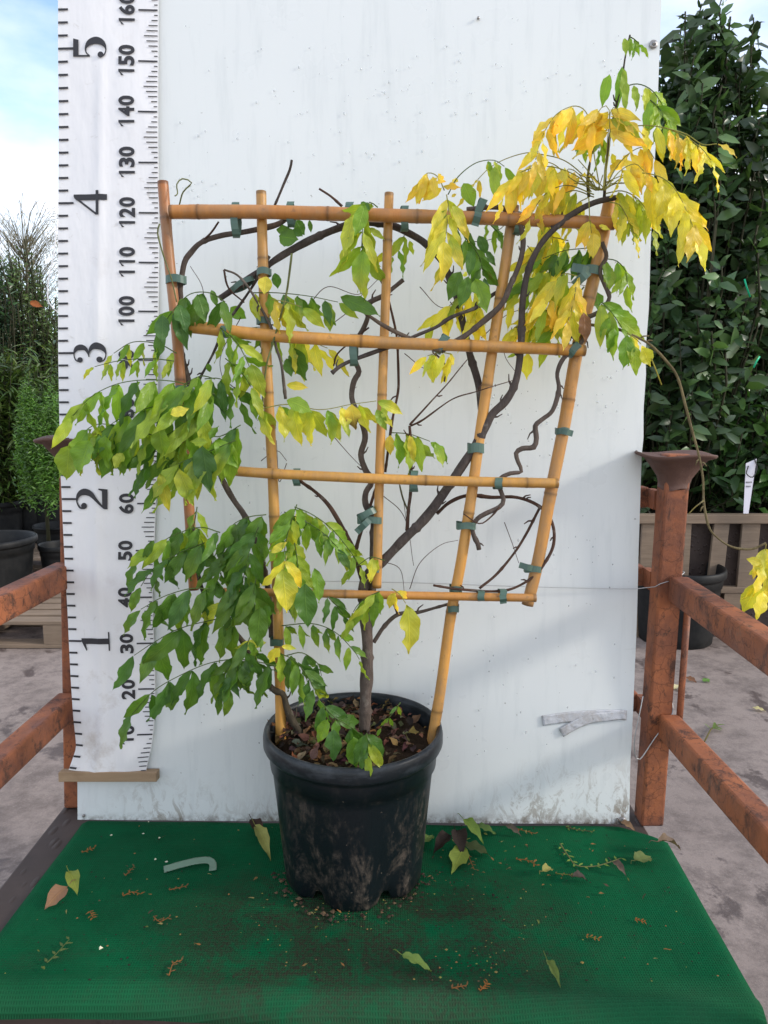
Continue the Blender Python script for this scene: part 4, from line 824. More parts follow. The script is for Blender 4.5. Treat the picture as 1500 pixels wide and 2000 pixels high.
for a in ((461, 430, 'v', 34), (568, 419, 'v', 24), (683, 414, 'v', 18, 14), (790, 427, 'v', 24), (935, 414, 70, 26, 14, .015, [(928, 440)]), (1013, 437, 75, 22), (344, 547, 'h', 20, 14, .0), (516, 532, 'h', 14, 12), (515, 628, 'h', 14, 12, .002), (440, 648, 'v', 12, 12, .02),
          (691, 684, 'v', 32, 14), (862, 672, 60, 20, 14, .015), (1126, 652, 'h', 14, 12, .002), (1119, 683, 50, 16, 13, .018), (1150, 530, 'h', 22, 16, .01, [(1118, 520), (1122, 556)]), (1098, 842, 'h', 14, 12, 0, [(1120, 847)]), (929, 875, 'h', 17, 18, .0), (722, 1015, 'h', 26, 13, .0, [(696, 1040)]),
          (716, 1003, 30, 20, 12, .01), (910, 1026, 'h', 20, 13, .01), (580, 932, 'v', 18, 13), (808, 940, 'v', 22, 14), (972, 944, 'v', 12, 14, .018), (890, 1149, 'h', 13, 12, .0), (938, 1163, 'v', 10, 13, .018), (981, 1162, 'v', 12, 13, .018, [(984, 1180)]), (885, 1187, 'h', 12, 12, 0), (1040, 1110, 'h', 18, 12, .0, [(1015, 1104)]), (541, 1252, 'h', 14, 13, .0), (358, 776, 'h', 16, 13, .0), (357, 760, 'h', 16, 11, .0), (474, 556, 30, 26, 10, -.01), (730, 1110, 'h', 12, 12, 0)):
    tie(*a)

# ================================================================== wires
w_ = MB(); pts = [M(575, 1134, .012), M(800, 1138, .012), M(1000, 1145, .012), M(1243, 1150, .012), Y(1290, 1140, -.0), Y(1320, 1130, .01), Y(1336, 1119, .02), Y(1334, 1116, .09)]
w_.tube([Vector(q) for q in smooth_path(pts, .02)], .0009, 6); tag(w_.build('wire', WIRE), 'thin wire stretched level across the panel and round the orange post', 'wire')
w_ = MB(); pts = [Y(1256, 1360, .01), Y(1250, 1390, .005), Y(1240, 1440, .0), Y(1240, 1470, .0), Y(1250, 1483, .0), Y(1280, 1440, .0), Y(1308, 1405, .0), Y(1314, 1385, .01), Y(1312, 1368, .02)]
w_.tube([Vector(q) for q in smooth_path(pts, .01)], .0012, 6); tag(w_.build('wire', WIRE), 'slack loop of grey wire hanging at the low rail of the right post', 'wire')
w_ = MB(); pts = [Y(113, 430, -.02), Y(104, 500, -.02), Y(94, 550, -.02), Y(95, 590, -.02), Y(113, 610, -.02)]
w_.tube([Vector(q) for q in smooth_path(pts, .01)], .0012, 6, [(.3, .32, .25)] * len(smooth_path(pts, .01))); tag(w_.build('string', VINYL), 'pale string loop hanging out beside the upper left edge of the banner', 'string')

# ================================================================== litter on the compost and the mat
lt_ = MB()
for k in range(560):
    a = rnd.uniform(0, 6.28); r = .152 * math.sqrt(rnd.random()); x, y = PC.x + r * math.cos(a), PC.y + r * math.sin(a)
    if x > PC.x + .05 and rnd.random() < .5: continue
    dv = Vector((rnd.uniform(-1, 1), rnd.uniform(-1, 1), rnd.uniform(-.15, .3))); nr = Vector((rnd.uniform(-.5, .5), rnd.uniform(-.5, .5), 1)); l = rnd.uniform(.009, .026)
    leaflet(lt_, Vector((x, y, SZ + .012 + rnd.uniform(0, .012))), dv, nr, l, l * rnd.uniform(.4, .7), tuple(c * rnd.uniform(.5, 1.1) for c in rnd.choice([(.16, .10, .06), (.10, .06, .04), (.24, .16, .10), (.07, .05, .04), (.20, .10, .055), (.03, .022, .018)])), None, rnd.uniform(-.5, .6), rnd.uniform(.2, .8), 5, wavy=1.5)
tag(lt_.build('leaf_litter', DRY), 'dry brown leaf scraps covering the compost in the pot', 'leaf litter', kind='stuff')
def mat_leaf(px, py, px2, py2, col, lab, w=.45, curl=.2, fold=.35, tip=None, h=.006, group=None, stalk=True):
    a, b2 = Z(px, py, h), Z(px2, py2, h); dv = b2 - a
    mb = MB(); leaflet(mb, a, dv, Vector((rnd.uniform(-.25, .25), -.15, 1)), dv.length, dv.length * w, col, tip, curl, fold, 10)
    if stalk: mb.tube([a, a - dv.normalized() * dv.length * .25 + Vector((0, 0, .006)), a - dv.normalized() * dv.length * .4 + Vector((.004, 0, .002))], .0007, 5, [tuple(c * .8 for c in col)] * 3)
    mn = min(v[2] for v in mb.v); mb.v = [(v[0], v[1], v[2] - mn + .0035) for v in mb.v]
    tag(mb.build('fallen_leaf', DRY), lab, 'leaf', group)
gl, yl, bl_, dk = (.13, .24, .04), (.24, .30, .06), (.30, .17, .11), (.035, .025, .022)
mat_leaf(905, 1625, 945, 1650, (.18, .27, .06), 'curled pale green leaf lying at the foot of the panel right of the pot', .4, .5, .6)
mat_leaf(930, 1618, 970, 1628, (.10, .17, .05), 'green leaf flat against the foot of the panel above the leaf heap', .5)
mat_leaf(905, 1662, 880, 1705, yl, 'bright lime leaf lying upright in front of the dark leaf heap', .5, .1)
mat_leaf(905, 1660, 958, 1672, (.06, .08, .03), 'large dull green leaf in the heap right of the pot', .55, .2)
mat_leaf(880, 1655, 848, 1672, dk, 'shrivelled black leaf at the left of the leaf heap', .6, .6, .9); mat_leaf(890, 1648, 908, 1675, dk, 'folded black leaf in the middle of the leaf heap', .7, .6, .8)
mat_leaf(825, 1655, 842, 1630, (.14, .22, .06), 'small green leaf tucked beside the right side of the pot', .5)
mat_leaf(500, 1650, 526, 1685, (.30, .30, .10), 'yellowish curled leaf just left of the pot', .35, .6, .6)
mat_leaf(132, 1745, 88, 1778, bl_, 'broad tan dry leaf near the left edge of the mat', .6, .3, .5); mat_leaf(136, 1722, 155, 1748, (.24, .28, .06), 'small green leaf touching the tan dry leaf', .5, .4, .6)
mat_leaf(785, 1885, 842, 1905, (.16, .24, .06), 'green leaf alone at the front of the mat below the pot', .35, .4, .5)
mat_leaf(1068, 1888, 1098, 1928, (.13, .18, .05), 'narrow folded green leaf near the front of the mat', .3, .3, 1.0)
mat_leaf(1059, 1715, 1082, 1697, (.28, .27, .09), 'small yellow green leaf in the middle of the right half of the mat', .45, .4, .6)
mat_leaf(1240, 1690, 1270, 1672, (.13, .17, .06), 'rounded olive leaf with stalk near the right edge of the mat', .6, .2)
mat_leaf(1283, 1672, 1336, 1662, (.17, .12, .09), 'curled brown leaf hanging over the right edge of the mat', .35, .5, .9)
mat_leaf(1195, 1695, 1226, 1710, (.12, .09, .08), 'crumpled grey brown leaf at the end of the leafy twig', .5, .4, .8); mat_leaf(1118, 1722, 1150, 1722, (.07, .055, .05), 'dark folded leaf lying below the leafy twig', .6, .4, .7)
mat_leaf(1212, 1612, 1242, 1622, (.22, .14, .09), 'brown dry leaf under the corner washer of the panel', .5, .3, .6); mat_leaf(492, 1612, 512, 1632, (.06, .035, .03), 'dark dry leaf by the foot of the panel left of the pot', .6, .3)
mat_leaf(985, 1622, 1020, 1632, (.09, .075, .065), 'grey dry leaf at the foot of the panel right of the green leaves', .4, .3, .6); mat_leaf(800, 1765, 770, 1760, (.12, .08, .05), 'brown leaf scrap caught at the front of the pot base', .5, .3) if False else None
def sprig(pts, col, lab, r=.0011, nl=8, ll=.010, grp=None, lcol=None):
    P = [Vector(q) for q in smooth_path([Z(x, y, .006) for x, y in pts], .005)]; mb = MB(); mb.tube(P, [r * (1 - .5 * i / len(P)) for i in range(len(P))], 5, [col] * len(P))
    for k in range(nl):
        i = int(len(P) * (k + .5) / nl); t = (P[min(i + 1, len(P) - 1)] - P[max(0, i - 1)]).normalized(); s = t.cross(Vector((0, 0, 1))) * (1 if k % 2 else -1)
        leaflet(mb, P[i], t * .6 + s + Vector((0, 0, rnd.uniform(0, .3))), Vector((0, 0, 1)), ll * rnd.uniform(.6, 1.2), ll * .32, lcol or col, None, .1, .3, 4)
    tag(mb.build('sprig', DRY), lab, 'sprig', grp)
sprig([(1094, 1648), (1110, 1672), (1126, 1690), (1160, 1692), (1190, 1684), (1212, 1676)], (.2, .2, .09), 'long leafy green twig lying on the right of the mat', .0014, 18, .013, None, (.2, .3, .07))
sprig([(1105, 1615), (1125, 1620), (1158, 1624)], (.12, .09, .05), 'short spruce like sprig at the foot of the panel near its right corner', .0012, 9, .010, None, (.14, .2, .05))
oc = (.26, .11, .035)
for i, (pts, lab) in enumerate((([(160, 1665), (185, 1655)], 'rusty conifer sprig at the back left of the mat'), ([(330, 1738), (365, 1730)], 'rusty conifer sprig in the middle of the left half of the mat'), ([(240, 1750), (258, 1742), (275, 1746)], 'curved rusty sprig left of centre on the mat'), ([(300, 1790), (312, 1800), (332, 1790)], 'tuft of rusty conifer twig on the left of the mat'), ([(176, 1780), (182, 1792)], 'tiny rusty sprig right of the tan leaf'),
        ([(245, 1710), (262, 1692)], 'tan splinter of leaf left of the plastic strip'), ([(938, 1935), (952, 1918)], 'bright rusty conifer tip at the front of the mat'), ([(882, 1930), (912, 1924)], 'brown twig beside the bright rusty conifer tip'), ([(1008, 1678), (1030, 1680), (1048, 1690)], 'bent brown twig right of the leaf heap'), ([(1085, 1706), (1132, 1710)], 'straight brown conifer sprig below the green leafy twig'),
        ([(1002, 1616), (1022, 1622), (1046, 1628)], 'brown twig at the foot of the panel right of the pot'), ([(915, 1672), (926, 1698)], 'rusty conifer tip poking from the leaf heap'), ([(1145, 1828), (1168, 1834)], 'small green sprig right of centre on the mat'), ([(330, 1905), (338, 1882), (355, 1875)], 'curved brown sprig at the front left of the mat'), ([(1240, 1795), (1258, 1800)], 'small rust coloured scrap on the right of the mat'))):
    sprig(pts, oc if 'green' not in lab else (.14, .17, .04), lab, .0011, 7, .009, None, (.30, .12, .035) if i % 2 == 0 else (.2, .1, .045))
sprig([(92, 1880), (108, 1865), (135, 1835)], (.10, .14, .05), 'grey green branching sprig at the left front of the mat', .001, 7, .013)
st_ = MB(); ribbon(st_, [Vector(q) for q in smooth_path([Z(320, 1698, .006), Z(350, 1689, .010), Z(385, 1681, .012), (Z(408, 1680, .010)), Z(416, 1688, .006), Z(415, 1700, .0045)], .006)], .014, nrm=Vector((0, -.5, 1)).normalized())
m = Mat('plastic_film', .4, .3, (.20, .30, .22)); m.b.inputs['Alpha'].default_value = .6; o = st_.build('plastic_strip', m.m); tag(o, 'pale translucent plastic strip lying on the mat left of the pot', 'plastic strip'); o.modifiers.new('t', 'SOLIDIFY').thickness = .0005
cr_ = MB()
def crumb(p, r, col):
    vs = []; 
    for k in range(6):
        dxyz = [(1, 0, 0), (-1, 0, 0), (0, 1, 0), (0, -1, 0), (0, 0, .7), (0, 0, -.5)][k]; q = rnd.uniform(.5, 1.3); vs.append(Vector(p) + Vector(dxyz) * r * q)
    cr_.add(vs, [(0, 2, 4), (2, 1, 4), (1, 3, 4), (3, 0, 4), (2, 0, 5), (1, 2, 5), (3, 1, 5), (0, 3, 5)], col)
for k in range(900):
    px, py = rnd.uniform(0, 1500), rnd.uniform(1612, 1985)
    if rnd.random() < .55: px, py = rnd.choice([(rnd.gauss(920, 60), rnd.gauss(1740, 40)), (rnd.gauss(620, 110), rnd.gauss(1790, 45)), (rnd.gauss(700, 120), rnd.gauss(1770, 25)), (rnd.gauss(930, 50), rnd.gauss(1880, 25))])
    q = Z(px, py, .004)
    if not (-.62 < q.x < .55 and -.45 < q.y < -.012): continue
    crumb(q, rnd.uniform(.0008, .0024) * (1.6 if rnd.random() < .08 else 1), (.02, .015, .012) if rnd.random() < .75 else rnd.choice([(.24, .17, .06), (.2, .22, .06), (.3, .14, .06), (.10, .07, .04)]))
for (x, y, r) in ((217, 1631, .0035), (280, 1628, .003), (311, 1636, .003), (303, 1678, .003), (196, 1851, .0042), (290, 1605, .002), (325, 1683, .0035)): crumb(Z(x, y, .006), r, (.6, .6, .55))
for k in range(70):
    a = rnd.uniform(3.3, 6.1); q = PC + Vector((math.cos(a), math.sin(a), 0)) * rnd.uniform(.135, .165); crumb((q.x, q.y, .005), rnd.uniform(.002, .006), rnd.choice([(.03, .02, .015), (.06, .04, .03), (.12, .08, .05)]))
for k in range(110):
    px, py = rnd.uniform(20, 1440), rnd.uniform(1620, 1960)
    if rnd.random() < .35: px, py = rnd.gauss(960, 130), rnd.gauss(1660, 30)
    q = Z(px, py, .006)
    if -.6 < q.x < .53 and -.43 < q.y < -.015:
        l = rnd.uniform(.004, .013); leaflet(cr_, q, Vector((rnd.uniform(-1, 1), rnd.uniform(-1, 1), rnd.uniform(0, .2))), Vector((rnd.uniform(-.4, .4), 0, 1)), l, l * rnd.uniform(.15, .5), rnd.choice([(.22, .13, .05), (.3, .14, .05), (.12, .15, .04), (.08, .055, .04), (.28, .24, .1)]), None, rnd.uniform(-.3, .5), .3, 4)
tag(cr_.build('soil_crumbs', DRY, smooth=False), 'soil crumbs and tiny plant scraps sprinkled on the green mat', 'crumbs', kind='stuff')

# ================================================================== BACKGROUND
def bleaf(mb, p, dv, nrm, l, w, col):
    dv = dv.normalized(); s = dv.cross(nrm)
    if s.length < 1e-3: s = dv.cross(Vector((1, 0, 0)))
    s.normalize(); n_ = s.cross(dv)
    vs = [p, p + dv * l * .3 + s * w * .45 + n_ * w * .12, p + dv * l * .3 - s * w * .45 + n_ * w * .12, p + dv * l * .38, p + dv * l * .7 + s * w * .36 - n_ * l * .02, p + dv * l * .7 - s * w * .36 - n_ * l * .02, p + dv * l * .72 - n_ * l * .06, p + dv * l - n_ * l * .14]
    mb.add(vs, [(0, 3, 1), (0, 2, 3), (1, 3, 6, 4), (3, 2, 5, 6), (4, 6, 7), (6, 5, 7)], col)
def shrub(name, lab, cat, base, h, rx, ry, nshoot, leaf, wid, cols, seed, group=None, taper=.35, potr=None, poth=.3, low=.0, droop=.2, dens=22, upr=.6):
    r = random.Random(seed); o = thing(name, lab, cat, base, group); st2 = MB(); lf = MB(); b = Vector(base); b0 = b.copy()
    for k in range(nshoot):
        a = r.uniform(0, 6.28); q = math.sqrt(r.random()); zt = low + (h * (.86 + .28 * noise.noise(Vector((math.cos(a) * q * 1.6 + seed, math.sin(a) * q * 1.6, 0)))) - low) * (r.uniform(.84, 1) if r.random() < .22 else r.random() ** .8); env = 1 - taper * (zt / h) ** 3
        tip = b + Vector((math.cos(a) * q * rx * env, math.sin(a) * q * ry * env, zt * (1 - .12 * q * q)))
        root = b + Vector((math.cos(a) * q * rx * .25, math.sin(a) * q * ry * .25, max(0.02, zt * .15)))
        ln = min(zt * .7, r.uniform(.25, .5)); dirn = (tip - root).normalized(); start = tip - (dirn * (1 - upr) + Vector((0, 0, 1)) * upr).normalized() * ln + Vector((r.uniform(-.06, .06), r.uniform(-.06, .06), 0))
        mid = start.lerp(tip, .5) + Vector((r.uniform(-.03, .03), r.uniform(-.03, .03), 0))
        if start.z < b.z + .01: start.z = b.z + .01
        stt = b.lerp(start, .25) if k % 3 == 0 else start
        stt = Vector((b.x + (start.x - b.x) * .4, b.y + (start.y - b.y) * .4, b.z + .01)) if k % 3 == 0 else start
        if name != 'conifer_shrub': st2.tube([stt, stt.lerp(start, .6) + Vector((r.uniform(-.03, .03), 0, 0)), start, mid, tip] if k % 3 == 0 else [start, mid, tip], .004 * (1 if k % 3 else 1.5), 4, None)
        nl = int(dens * ln / .4 * r.uniform(.7, 1.2)); sk = r.choice((.6, .8, 1, 1.2, 1.6))
        for i in range(nl):
            t = (i + r.random()) / nl; p = start.lerp(tip, t); az = i * 2.4 + r.uniform(-.4, .4)
            dv = Vector((math.cos(az), math.sin(az), r.uniform(-.7, 1.3) - droop * .5)); l = leaf * r.uniform(.65, 1.15) * (1 - .35 * (t > .9)); c = r.choice(cols); kk = sk * r.uniform(.75, 1.2); l *= r.choice((.6, .85, 1, 1.1))
            bleaf(lf, p, dv, Vector((r.uniform(-1, 1), r.uniform(-1.5, .5), r.uniform(-.2, 1))), l, l * wid * r.uniform(.85, 1.15), tuple(x * kk for x in c))
    lf.build('foliage', BGLEAF, o)
    if not st2.v: st2.tube([b, b + Vector((0, 0, h * .5)), b + Vector((0, 0, h * .75))], [.016, .012, .004], 6)
    st2.build('stems', STEM, o); return o
m = Mat('shrub_stem', .8, .2, (.035, .035, .018)); STEM = m.m
LAU = [(.045, .09, .036), (.035, .07, .03), (.06, .115, .04), (.05, .10, .045), (.08, .15, .05)]
def gp(px, dist_y, zz=GZ):   # ground point seen in column px at depth y
    q = Y(px, 1100, dist_y); return Vector((q.x, dist_y, zz))
def pot_at(name, lab, px, yy, zb, rt_, rb, h, group='black nursery pots in the yard'):
    q = Y(px, 1100, yy); o = thing(name, lab, 'pot', (q.x, yy, zb), group)
    # columns converge slowly, so the pot keeps its x from its rim row
    mb = potmesh(Vector((q.x, yy, zb)), rt_, rb, h, 48, False); mb.build('pot_body', OLDPOT, o)
    s2 = MB(); N2 = 24; vs = [(q.x + rt_ * .86 * math.cos(2 * math.pi * k / N2), yy + rt_ * .86 * math.sin(2 * math.pi * k / N2), zb + h * .72) for k in range(N2)]; s2.add(vs, [tuple(range(N2))]); s2.build('compost', SOIL, o, False); return o
def pallet(name, lab, x0, x1, y0, y1, z0, h=.14, nb=7, group='wooden pallets in the yard'):
    o = thing(name, lab, 'pallet', ((x0 + x1) / 2, (y0 + y1) / 2, z0), group)
    for k in range(nb):
        a = x0 + (x1 - x0) * k / nb; w = (x1 - x0) / nb * rnd.uniform(.72, .85); yy0 = y0 + (y1 - y0) * k / nb; w2 = (y1 - y0) / nb * rnd.uniform(.70, .82)
        p = MB(); p.box((x0, yy0, z0 + h - .02), (x1, yy0 + w2, z0 + h)); p.build('board', WOOD, o, False, .003)
    for xx in (x0 + .0, (x0 + x1) / 2 - .05, x1 - .10):
        p = MB(); p.box((xx, y0 + .002, z0 + .022), (xx + .10, y1 - .03, z0 + h - .021)); p.build('bearer', WOOD, o, False, .003)
    for yy in (y0 - .001, (y0 + y1) / 2 - .05, y1 - .10):
        p = MB(); p.box((x0 - .001, yy, z0 + .001), (x1 + .001, yy + .10, z0 + .021)); p.build('bottom_board', WOOD, o, False, .003)
    return o
# ---- right side
def YX(px, py, yy): q = Y(px, py, yy); return q
shrub('laurel_shrub', 'tall glossy dark laurel right against the edge of the panel', 'shrub', Y(1305, 1000, 2.75), 2.86, .55, .42, 380, .125, .44, LAU, 3, 'laurels beside the panel', .2, low=.03, droop=.35, dens=26, upr=.75)
shrub('laurel_shrub', 'tall laurel at the right edge of the photo with a lower crown', 'shrub', Y(1495, 1000, 2.95), 2.42, .60, .42, 360, .125, .42, LAU, 4, 'laurels beside the panel', .2, low=.03, droop=.35, dens=26, upr=.75)
shrub('laurel_shrub', 'laurel filling the gap behind the two front laurels', 'shrub', Y(1400, 960, 3.7), 2.2, .62, .35, 260, .13, .42, LAU[:3], 5, 'laurels beside the panel', .3, low=.0, dens=24)
shrub('laurel_shrub', 'low broad laurel in front at the right edge over the pallet', 'shrub', Y(1478, 1000, 2.62), .85, .40, .25, 110, .12, .46, [(.05, .12, .025), (.06, .15, .03), (.035, .09, .025)], 8, 'laurels beside the panel', .3, low=.05, dens=22, droop=.4)
shrub('laurel_shrub', 'laurel mostly hidden behind the right edge of the panel', 'shrub', Y(1225, 1000, 3.1), 2.3, .42, .4, 220, .125, .44, LAU[:4], 9, 'laurels beside the panel', .4, low=.03, dens=24)
for (px, yy, r_, lab) in ((1325, 2.75, .17, 'black pot under the laurel next to the panel'), (1495, 2.95, .2, 'black pot under the laurel at the right edge'), (1478, 2.62, .19, 'black pot with white tag above the slatted pallet')):
    q = Y(px, 1000, yy); pot_at('nursery_pot', lab, px, yy, q.z - .25, r_, r_ * .82, .27)
PB = YX(1400, 1150, 2.45); 
def xat(px, yy, py=1080): return Y(px, py, yy).x
tp, bt = Y(1400, 1005, 2.35).z, Y(1400, 1158, 2.35).z
pal = thing('slatted_pallet', 'grey wooden pallet standing on edge under the laurels', 'pallet', (xat(1400, 2.35), 2.35, GZ))
for (px0, px1, sl) in ((1252, 1285, 0), (1322, 1348, 0), (1392, 1422, -8), (1447, 1482, -3), (1520, 1550, 0), (1590, 1620, 0)):
    a0_, a1_ = xat(px0, 2.35), xat(px1, 2.35); p = MB(); s = sl / 500
    p.add([(a0_ + s, 2.352, bt + .03), (a1_ + s, 2.352, bt + .03), (a1_, 2.352, tp - .045), (a0_, 2.352, tp - .045), (a0_ + s, 2.372, bt + .03), (a1_ + s, 2.372, bt + .03), (a1_, 2.372, tp - .045), (a0_, 2.372, tp - .045)], [(0, 1, 2, 3), (7, 6, 5, 4), (0, 4, 5, 1), (3, 2, 6, 7), (0, 3, 7, 4), (1, 5, 6, 2)]); p.build('slat', WOOD, pal, False, .002)
p = MB(); p.box((xat(1240, 2.35), 2.335, tp - .047), (xat(1640, 2.35), 2.40, tp)); p.build('top_board', WOOD, pal, False, .004)
p = MB(); p.box((xat(1240, 2.35), 2.34, bt), (xat(1640, 2.35), 2.39, bt + .032)); p.build('bottom_board', WOOD, pal, False, .004)
for yy in (2.42,):
    p = MB(); p.box((xat(1240, 2.35), yy, GZ + .0), (xat(1640, 2.35), yy + .02, tp - .06)); p.build('dark_backing', DECK, pal, False)  # dark sheet behind the slats, makes the gaps between them black
for px in (1250, 1420, 1600): p = MB(); a0_ = xat(px, 2.35); p.box((a0_, 2.345, GZ + .001), (a0_ + .09, 2.39, bt - .001)); p.build('block', WOOD, pal, False)
o = pot_at('nursery_pot', 'large empty black pot on the concrete behind the orange post', 1326, 2.32, GZ + .001, .235, .185, .40); o.location.y = 2.32
# weed beside the pot
shrub('weed', 'small bright green weed growing beside the empty black pot', 'weed', Z(1433, 1170, GZ), .10, .06, .05, 9, .045, .5, [(.10, .22, .04)], 12, low=.03, dens=14)
# tag
tg = thing('plant_tag', 'white paper label hanging from the laurel above the slatted pallet', 'tag', Y(1463, 940, 2.3)); p = MB()
q = [Y(1452, 1003, 2.3), Y(1462, 1003, 2.3), Y(1478, 896, 2.3), Y(1457, 905, 2.3)]; p.add(q + [v + Vector((0, .002, 0)) for v in q], [(0, 1, 2, 3), (7, 6, 5, 4), (0, 4, 5, 1), (1, 5, 6, 2), (2, 6, 7, 3), (3, 7, 4, 0)]); p.build('card', TAG, tg, False)
p = MB(); p.tube([Vector(v) for v in smooth_path([Y(1462, 910, 2.298), Y(1458, 925, 2.28), Y(1470, 932, 2.28), Y(1478, 915, 2.29), Y(1474, 895, 2.3)], .01)], .003, 6); p.build('loop', INK, tg)
p = MB()
for (yy, n_) in ((942, 5), (950, 4)):
    for k in range(n_): a_ = Y(1458 + k * 2.4, yy, 2.2975); p.box((-.0012, -.0005, -.004), (.0012, .0005, .004), None, a_)
p.build('print', INK, tg, False)
for pts, lab in (([(1454, 545), (1458, 560), (1465, 580)], 'upper bright green plant tie in the laurel'), ([(1472, 718), (1478, 705), (1484, 696)], 'lower bright green plant tie in the laurel')):
    p = MB(); p.tube([Y(x, y, 2.25) for x, y in pts], .006, 6, None, True, .4); tag(p.build('plant_tie', GTIE), lab, 'plant tie')
# concrete litter on the right
for (a_, b2, col, lab) in (((1325, 1338), (1318, 1344), (.6, .55, .35), 'pale leaf scrap on the concrete by the orange post'), ((1340, 1322), (1362, 1330), (.22, .11, .07), 'brown dry leaf on the concrete right of the orange post'), ((1470, 1382), (1486, 1385), (.5, .45, .25), 'pale leaf scrap on the concrete at the right edge'), ((1372, 1330), (1388, 1326), (.10, .2, .05), 'green leaf on the concrete right of the orange post')):
    a3, b3 = Z(*a_, GZ + .01), Z(*b2, GZ + .01); mb = MB(); dv = b3 - a3; dv = dv.normalized() * max(.05, dv.length); leaflet(mb, a3, dv, Vector((0, -.3, 1)), dv.length, dv.length * .5, col, None, .1, .3); tag(mb.build('fallen_leaf', DRY), lab, 'leaf')
mb = MB(); Q = [Z(x, y, GZ + .01) for x, y in ((1376, 1448), (1388, 1425), (1400, 1416))]; mb.tube(Q, .003, 5, [(.15, .13, .05)] * 3)
for k in range(7): bleaf(mb, Q[1].lerp(Q[2], k / 7), Vector((rnd.uniform(-1, 1), rnd.uniform(-1, 1), .2)), Vector((0, 0, 1)), .035, .012, (.12, .18, .05))
tag(mb.build('sprig', DRY), 'green sprig lying on the concrete beyond the low right rail', 'sprig')
# ---- left side
pallet('pallet', 'weathered pallet on the concrete behind the upper left rail', -2.6, xat(126, 2.2, 1200), 2.16, 3.0, GZ + .001, .145, 7)
pallet('pallet', 'darker pallet behind under the row of bamboo pots', -4.2, -1.75, 3.45, 4.5, GZ + .001, .2, 6)
zp = GZ + .148
pot_at('nursery_pot', 'biggest black pot at the left edge of the photo', -18, 2.68, zp, .255, .20, .34)
pot_at('nursery_pot', 'black pot half hidden behind the banner, rim lower', 122, 2.85, zp, .13, .105, .27)
pot_at('nursery_pot', 'black pot half hidden behind the banner, rim higher', 118, 3.75, GZ + .205, .17, .14, .18)
for k, (px, yy, hh) in enumerate(((10, 3.85, .34), (60, 4.05, .36), (104, 4.1, .38), (-60, 4.0, .36))):
    q = pot_at('bamboo_pot', ['black pot of bamboo at the left edge', 'black pot of bamboo between its two neighbours', 'black pot of bamboo beside the banner', 'black pot of bamboo beyond the left edge'][k], px, yy, GZ + .205, .155, .125, hh, 'pots under the bamboo')
BAM = [(.09, .15, .03), (.07, .13, .03), (.13, .18, .05), (.05, .10, .025)]
for k, (px, yy, h, lab) in enumerate(((10, 3.85, 1.30, 'pale green bamboo clump at the left edge of the photo'), (60, 4.05, 1.22, 'green bamboo clump in the middle left background'), (104, 4.12, 1.1, 'bamboo clump just left of the banner'))):
    b_ = Y(px, 1100, yy); b_.z = GZ + .45; r = random.Random(30 + k); o = thing('bamboo_plant', lab, 'bamboo', b_, 'bamboo clumps in pots'); st2 = MB(); lf = MB()
    for q in range(60):
        a = r.uniform(0, 6.28); hh = h * r.uniform(.5, 1.0); tip = b_ + Vector((math.cos(a) * r.uniform(0, .34), math.sin(a) * r.uniform(0, .25), hh)); rt2 = b_ + Vector((math.cos(a) * .1, math.sin(a) * .1, 0))
        st2.tube([rt2, rt2.lerp(tip, .5) + Vector((0, 0, .05)), tip], [.004, .0035, .0015], 4)
        for i in range(int(75 * hh / h)):
            t = r.uniform(.06, 1); p_ = rt2.lerp(tip, t) + Vector((0, 0, .05 * math.sin(t * 3))); az = r.uniform(0, 6.28); l = r.uniform(.07, .13); c = r.choice(BAM); kk = r.uniform(.7, 1.3)
            bleaf(lf, p_, Vector((math.cos(az), math.sin(az), r.uniform(-.9, .5))), Vector((r.uniform(-.5, .5), r.uniform(-.5, .5), 1)), l, l * .16, tuple(x * kk for x in c))
    lf.build('foliage', BGLEAF, o); st2.build('culms', CULM if 'CULM' in globals() else STEM, o)
shrub('box_shrub', 'dense dark small leaved evergreen at the left edge above the bamboo', 'shrub', gp(0, 5.3), 2.55, .62, .5, 900, .032, .6, [(.02, .055, .02), (.028, .07, .022), (.015, .045, .018)], 21, None, .25, low=.9, dens=34)
shrub('privet_shrub', 'loose olive evergreen standing behind the bamboo left of the banner', 'shrub', gp(85, 5.6), 2.85, .65, .5, 700, .055, .35, [(.08, .13, .04), (.10, .15, .05), (.06, .11, .035)], 22, None, .3, low=.6, dens=26)
shrub('conifer_shrub', 'bright lime green conifer bush beside the banner', 'shrub', gp(98, 3.55), 1.56, .23, .22, 620, .04, .25, [(.09, .20, .03), (.07, .17, .025), (.12, .24, .04)], 23, None, .5, low=1.0, dens=30, upr=.05)
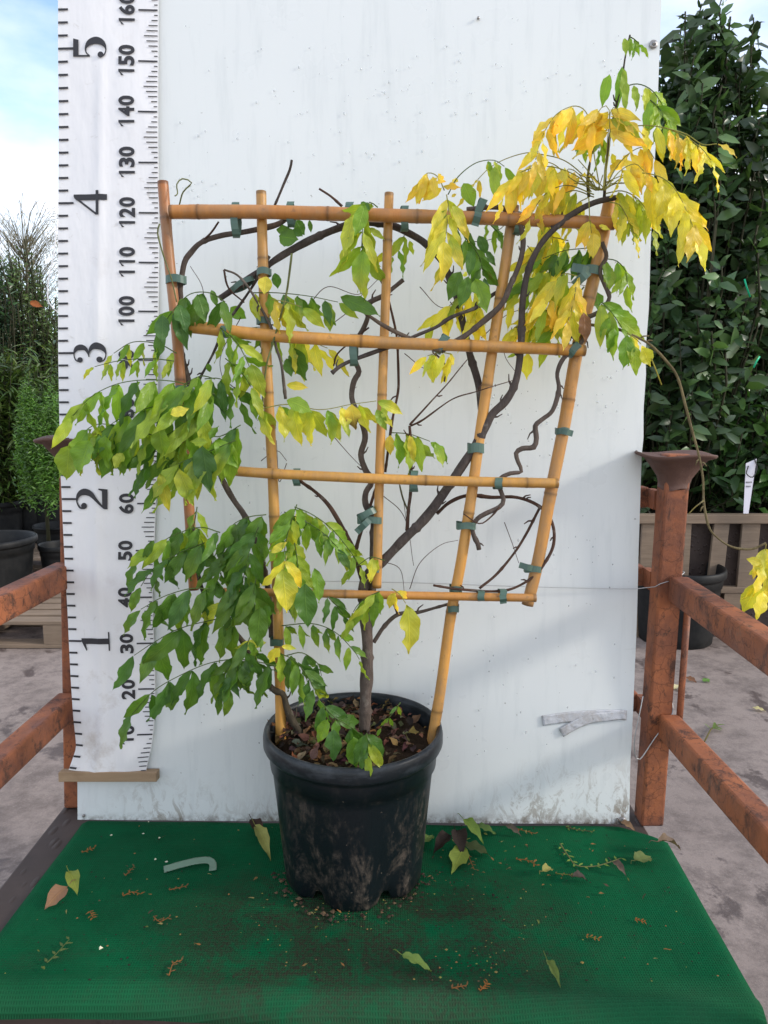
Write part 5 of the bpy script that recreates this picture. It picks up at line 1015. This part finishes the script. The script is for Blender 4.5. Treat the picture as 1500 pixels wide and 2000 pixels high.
shrub('laurel_shoot', 'upright leafy shoots sticking above the hedge at the left edge', 'shrub', gp(22, 5.0), 3.05, .22, .2, 26, .085, .32, [(.035, .085, .03), (.05, .10, .035)], 24, None, .5, low=2.2, dens=20, upr=.85)
shrub('dark_hedge', 'dark hedge closing the view at the far left', 'hedge', gp(-40, 7.2), 2.7, 2.4, .5, 900, .06, .45, LAU[:3], 25, None, .15, low=.2, dens=24)
shrub('dark_hedge', 'dark hedge closing the view behind the laurels', 'hedge', gp(1480, 5.2), 2.3, 1.2, .4, 480, .08, .45, LAU[:3], 26, None, .15, low=.2, dens=24)
# pale willow, bare and twiggy
wl = thing('willow_tree', 'wispy pale bare willow rising against the sky beside the banner', 'tree', gp(90, 6.6)); r = random.Random(5); tk_ = MB(); cw = MB(); b_ = gp(90, 6.6)
tk_.tube([b_, b_ + Vector((.03, 0, 1.0)), b_ + Vector((-.02, 0, 2.2)), b_ + Vector((.02, 0, 2.9))], [.022, .018, .008, .003], 8)
for k in range(260):
    z0 = r.uniform(1.9, 2.9); p0 = b_ + Vector((0, 0, z0)); a = r.uniform(0, 6.28); l = r.uniform(.25, .6); p1 = p0 + Vector((math.cos(a) * l * .6, math.sin(a) * l * .5, l * .75)); p2 = p1 + Vector((math.cos(a) * l * .45, math.sin(a) * l * .3, r.uniform(-.1, .12))); p3 = p2 + Vector((math.cos(a) * .12, 0, -r.uniform(.1, .4)))
    cw.tube([p0, p1, p2, p3], [.004, .0025, .0018, .001], 4)
    for q in range(12): pp = p1.lerp(p3, r.random()); bleaf(cw, pp, Vector((r.uniform(-.5, .5), r.uniform(-.5, .5), -1)), Vector((1, 0, 0)), .05, .008, None)
m = Mat('willow_twig', .8, .2, (.24, .22, .15)); tk_.build('trunk', STEM, wl); cw.build('crown', m.m, wl)
mb = MB(); a3 = Y(58, 590, 4.6); leaflet(mb, a3, Vector((.9, 0, -.35)), Vector((0, -1, .3)), .10, .05, (.30, .10, .04), None, .2, .3); tag(mb.build('dry_leaf', DRY), 'rusty orange dead leaf caught in the greenery left of the banner', 'leaf')
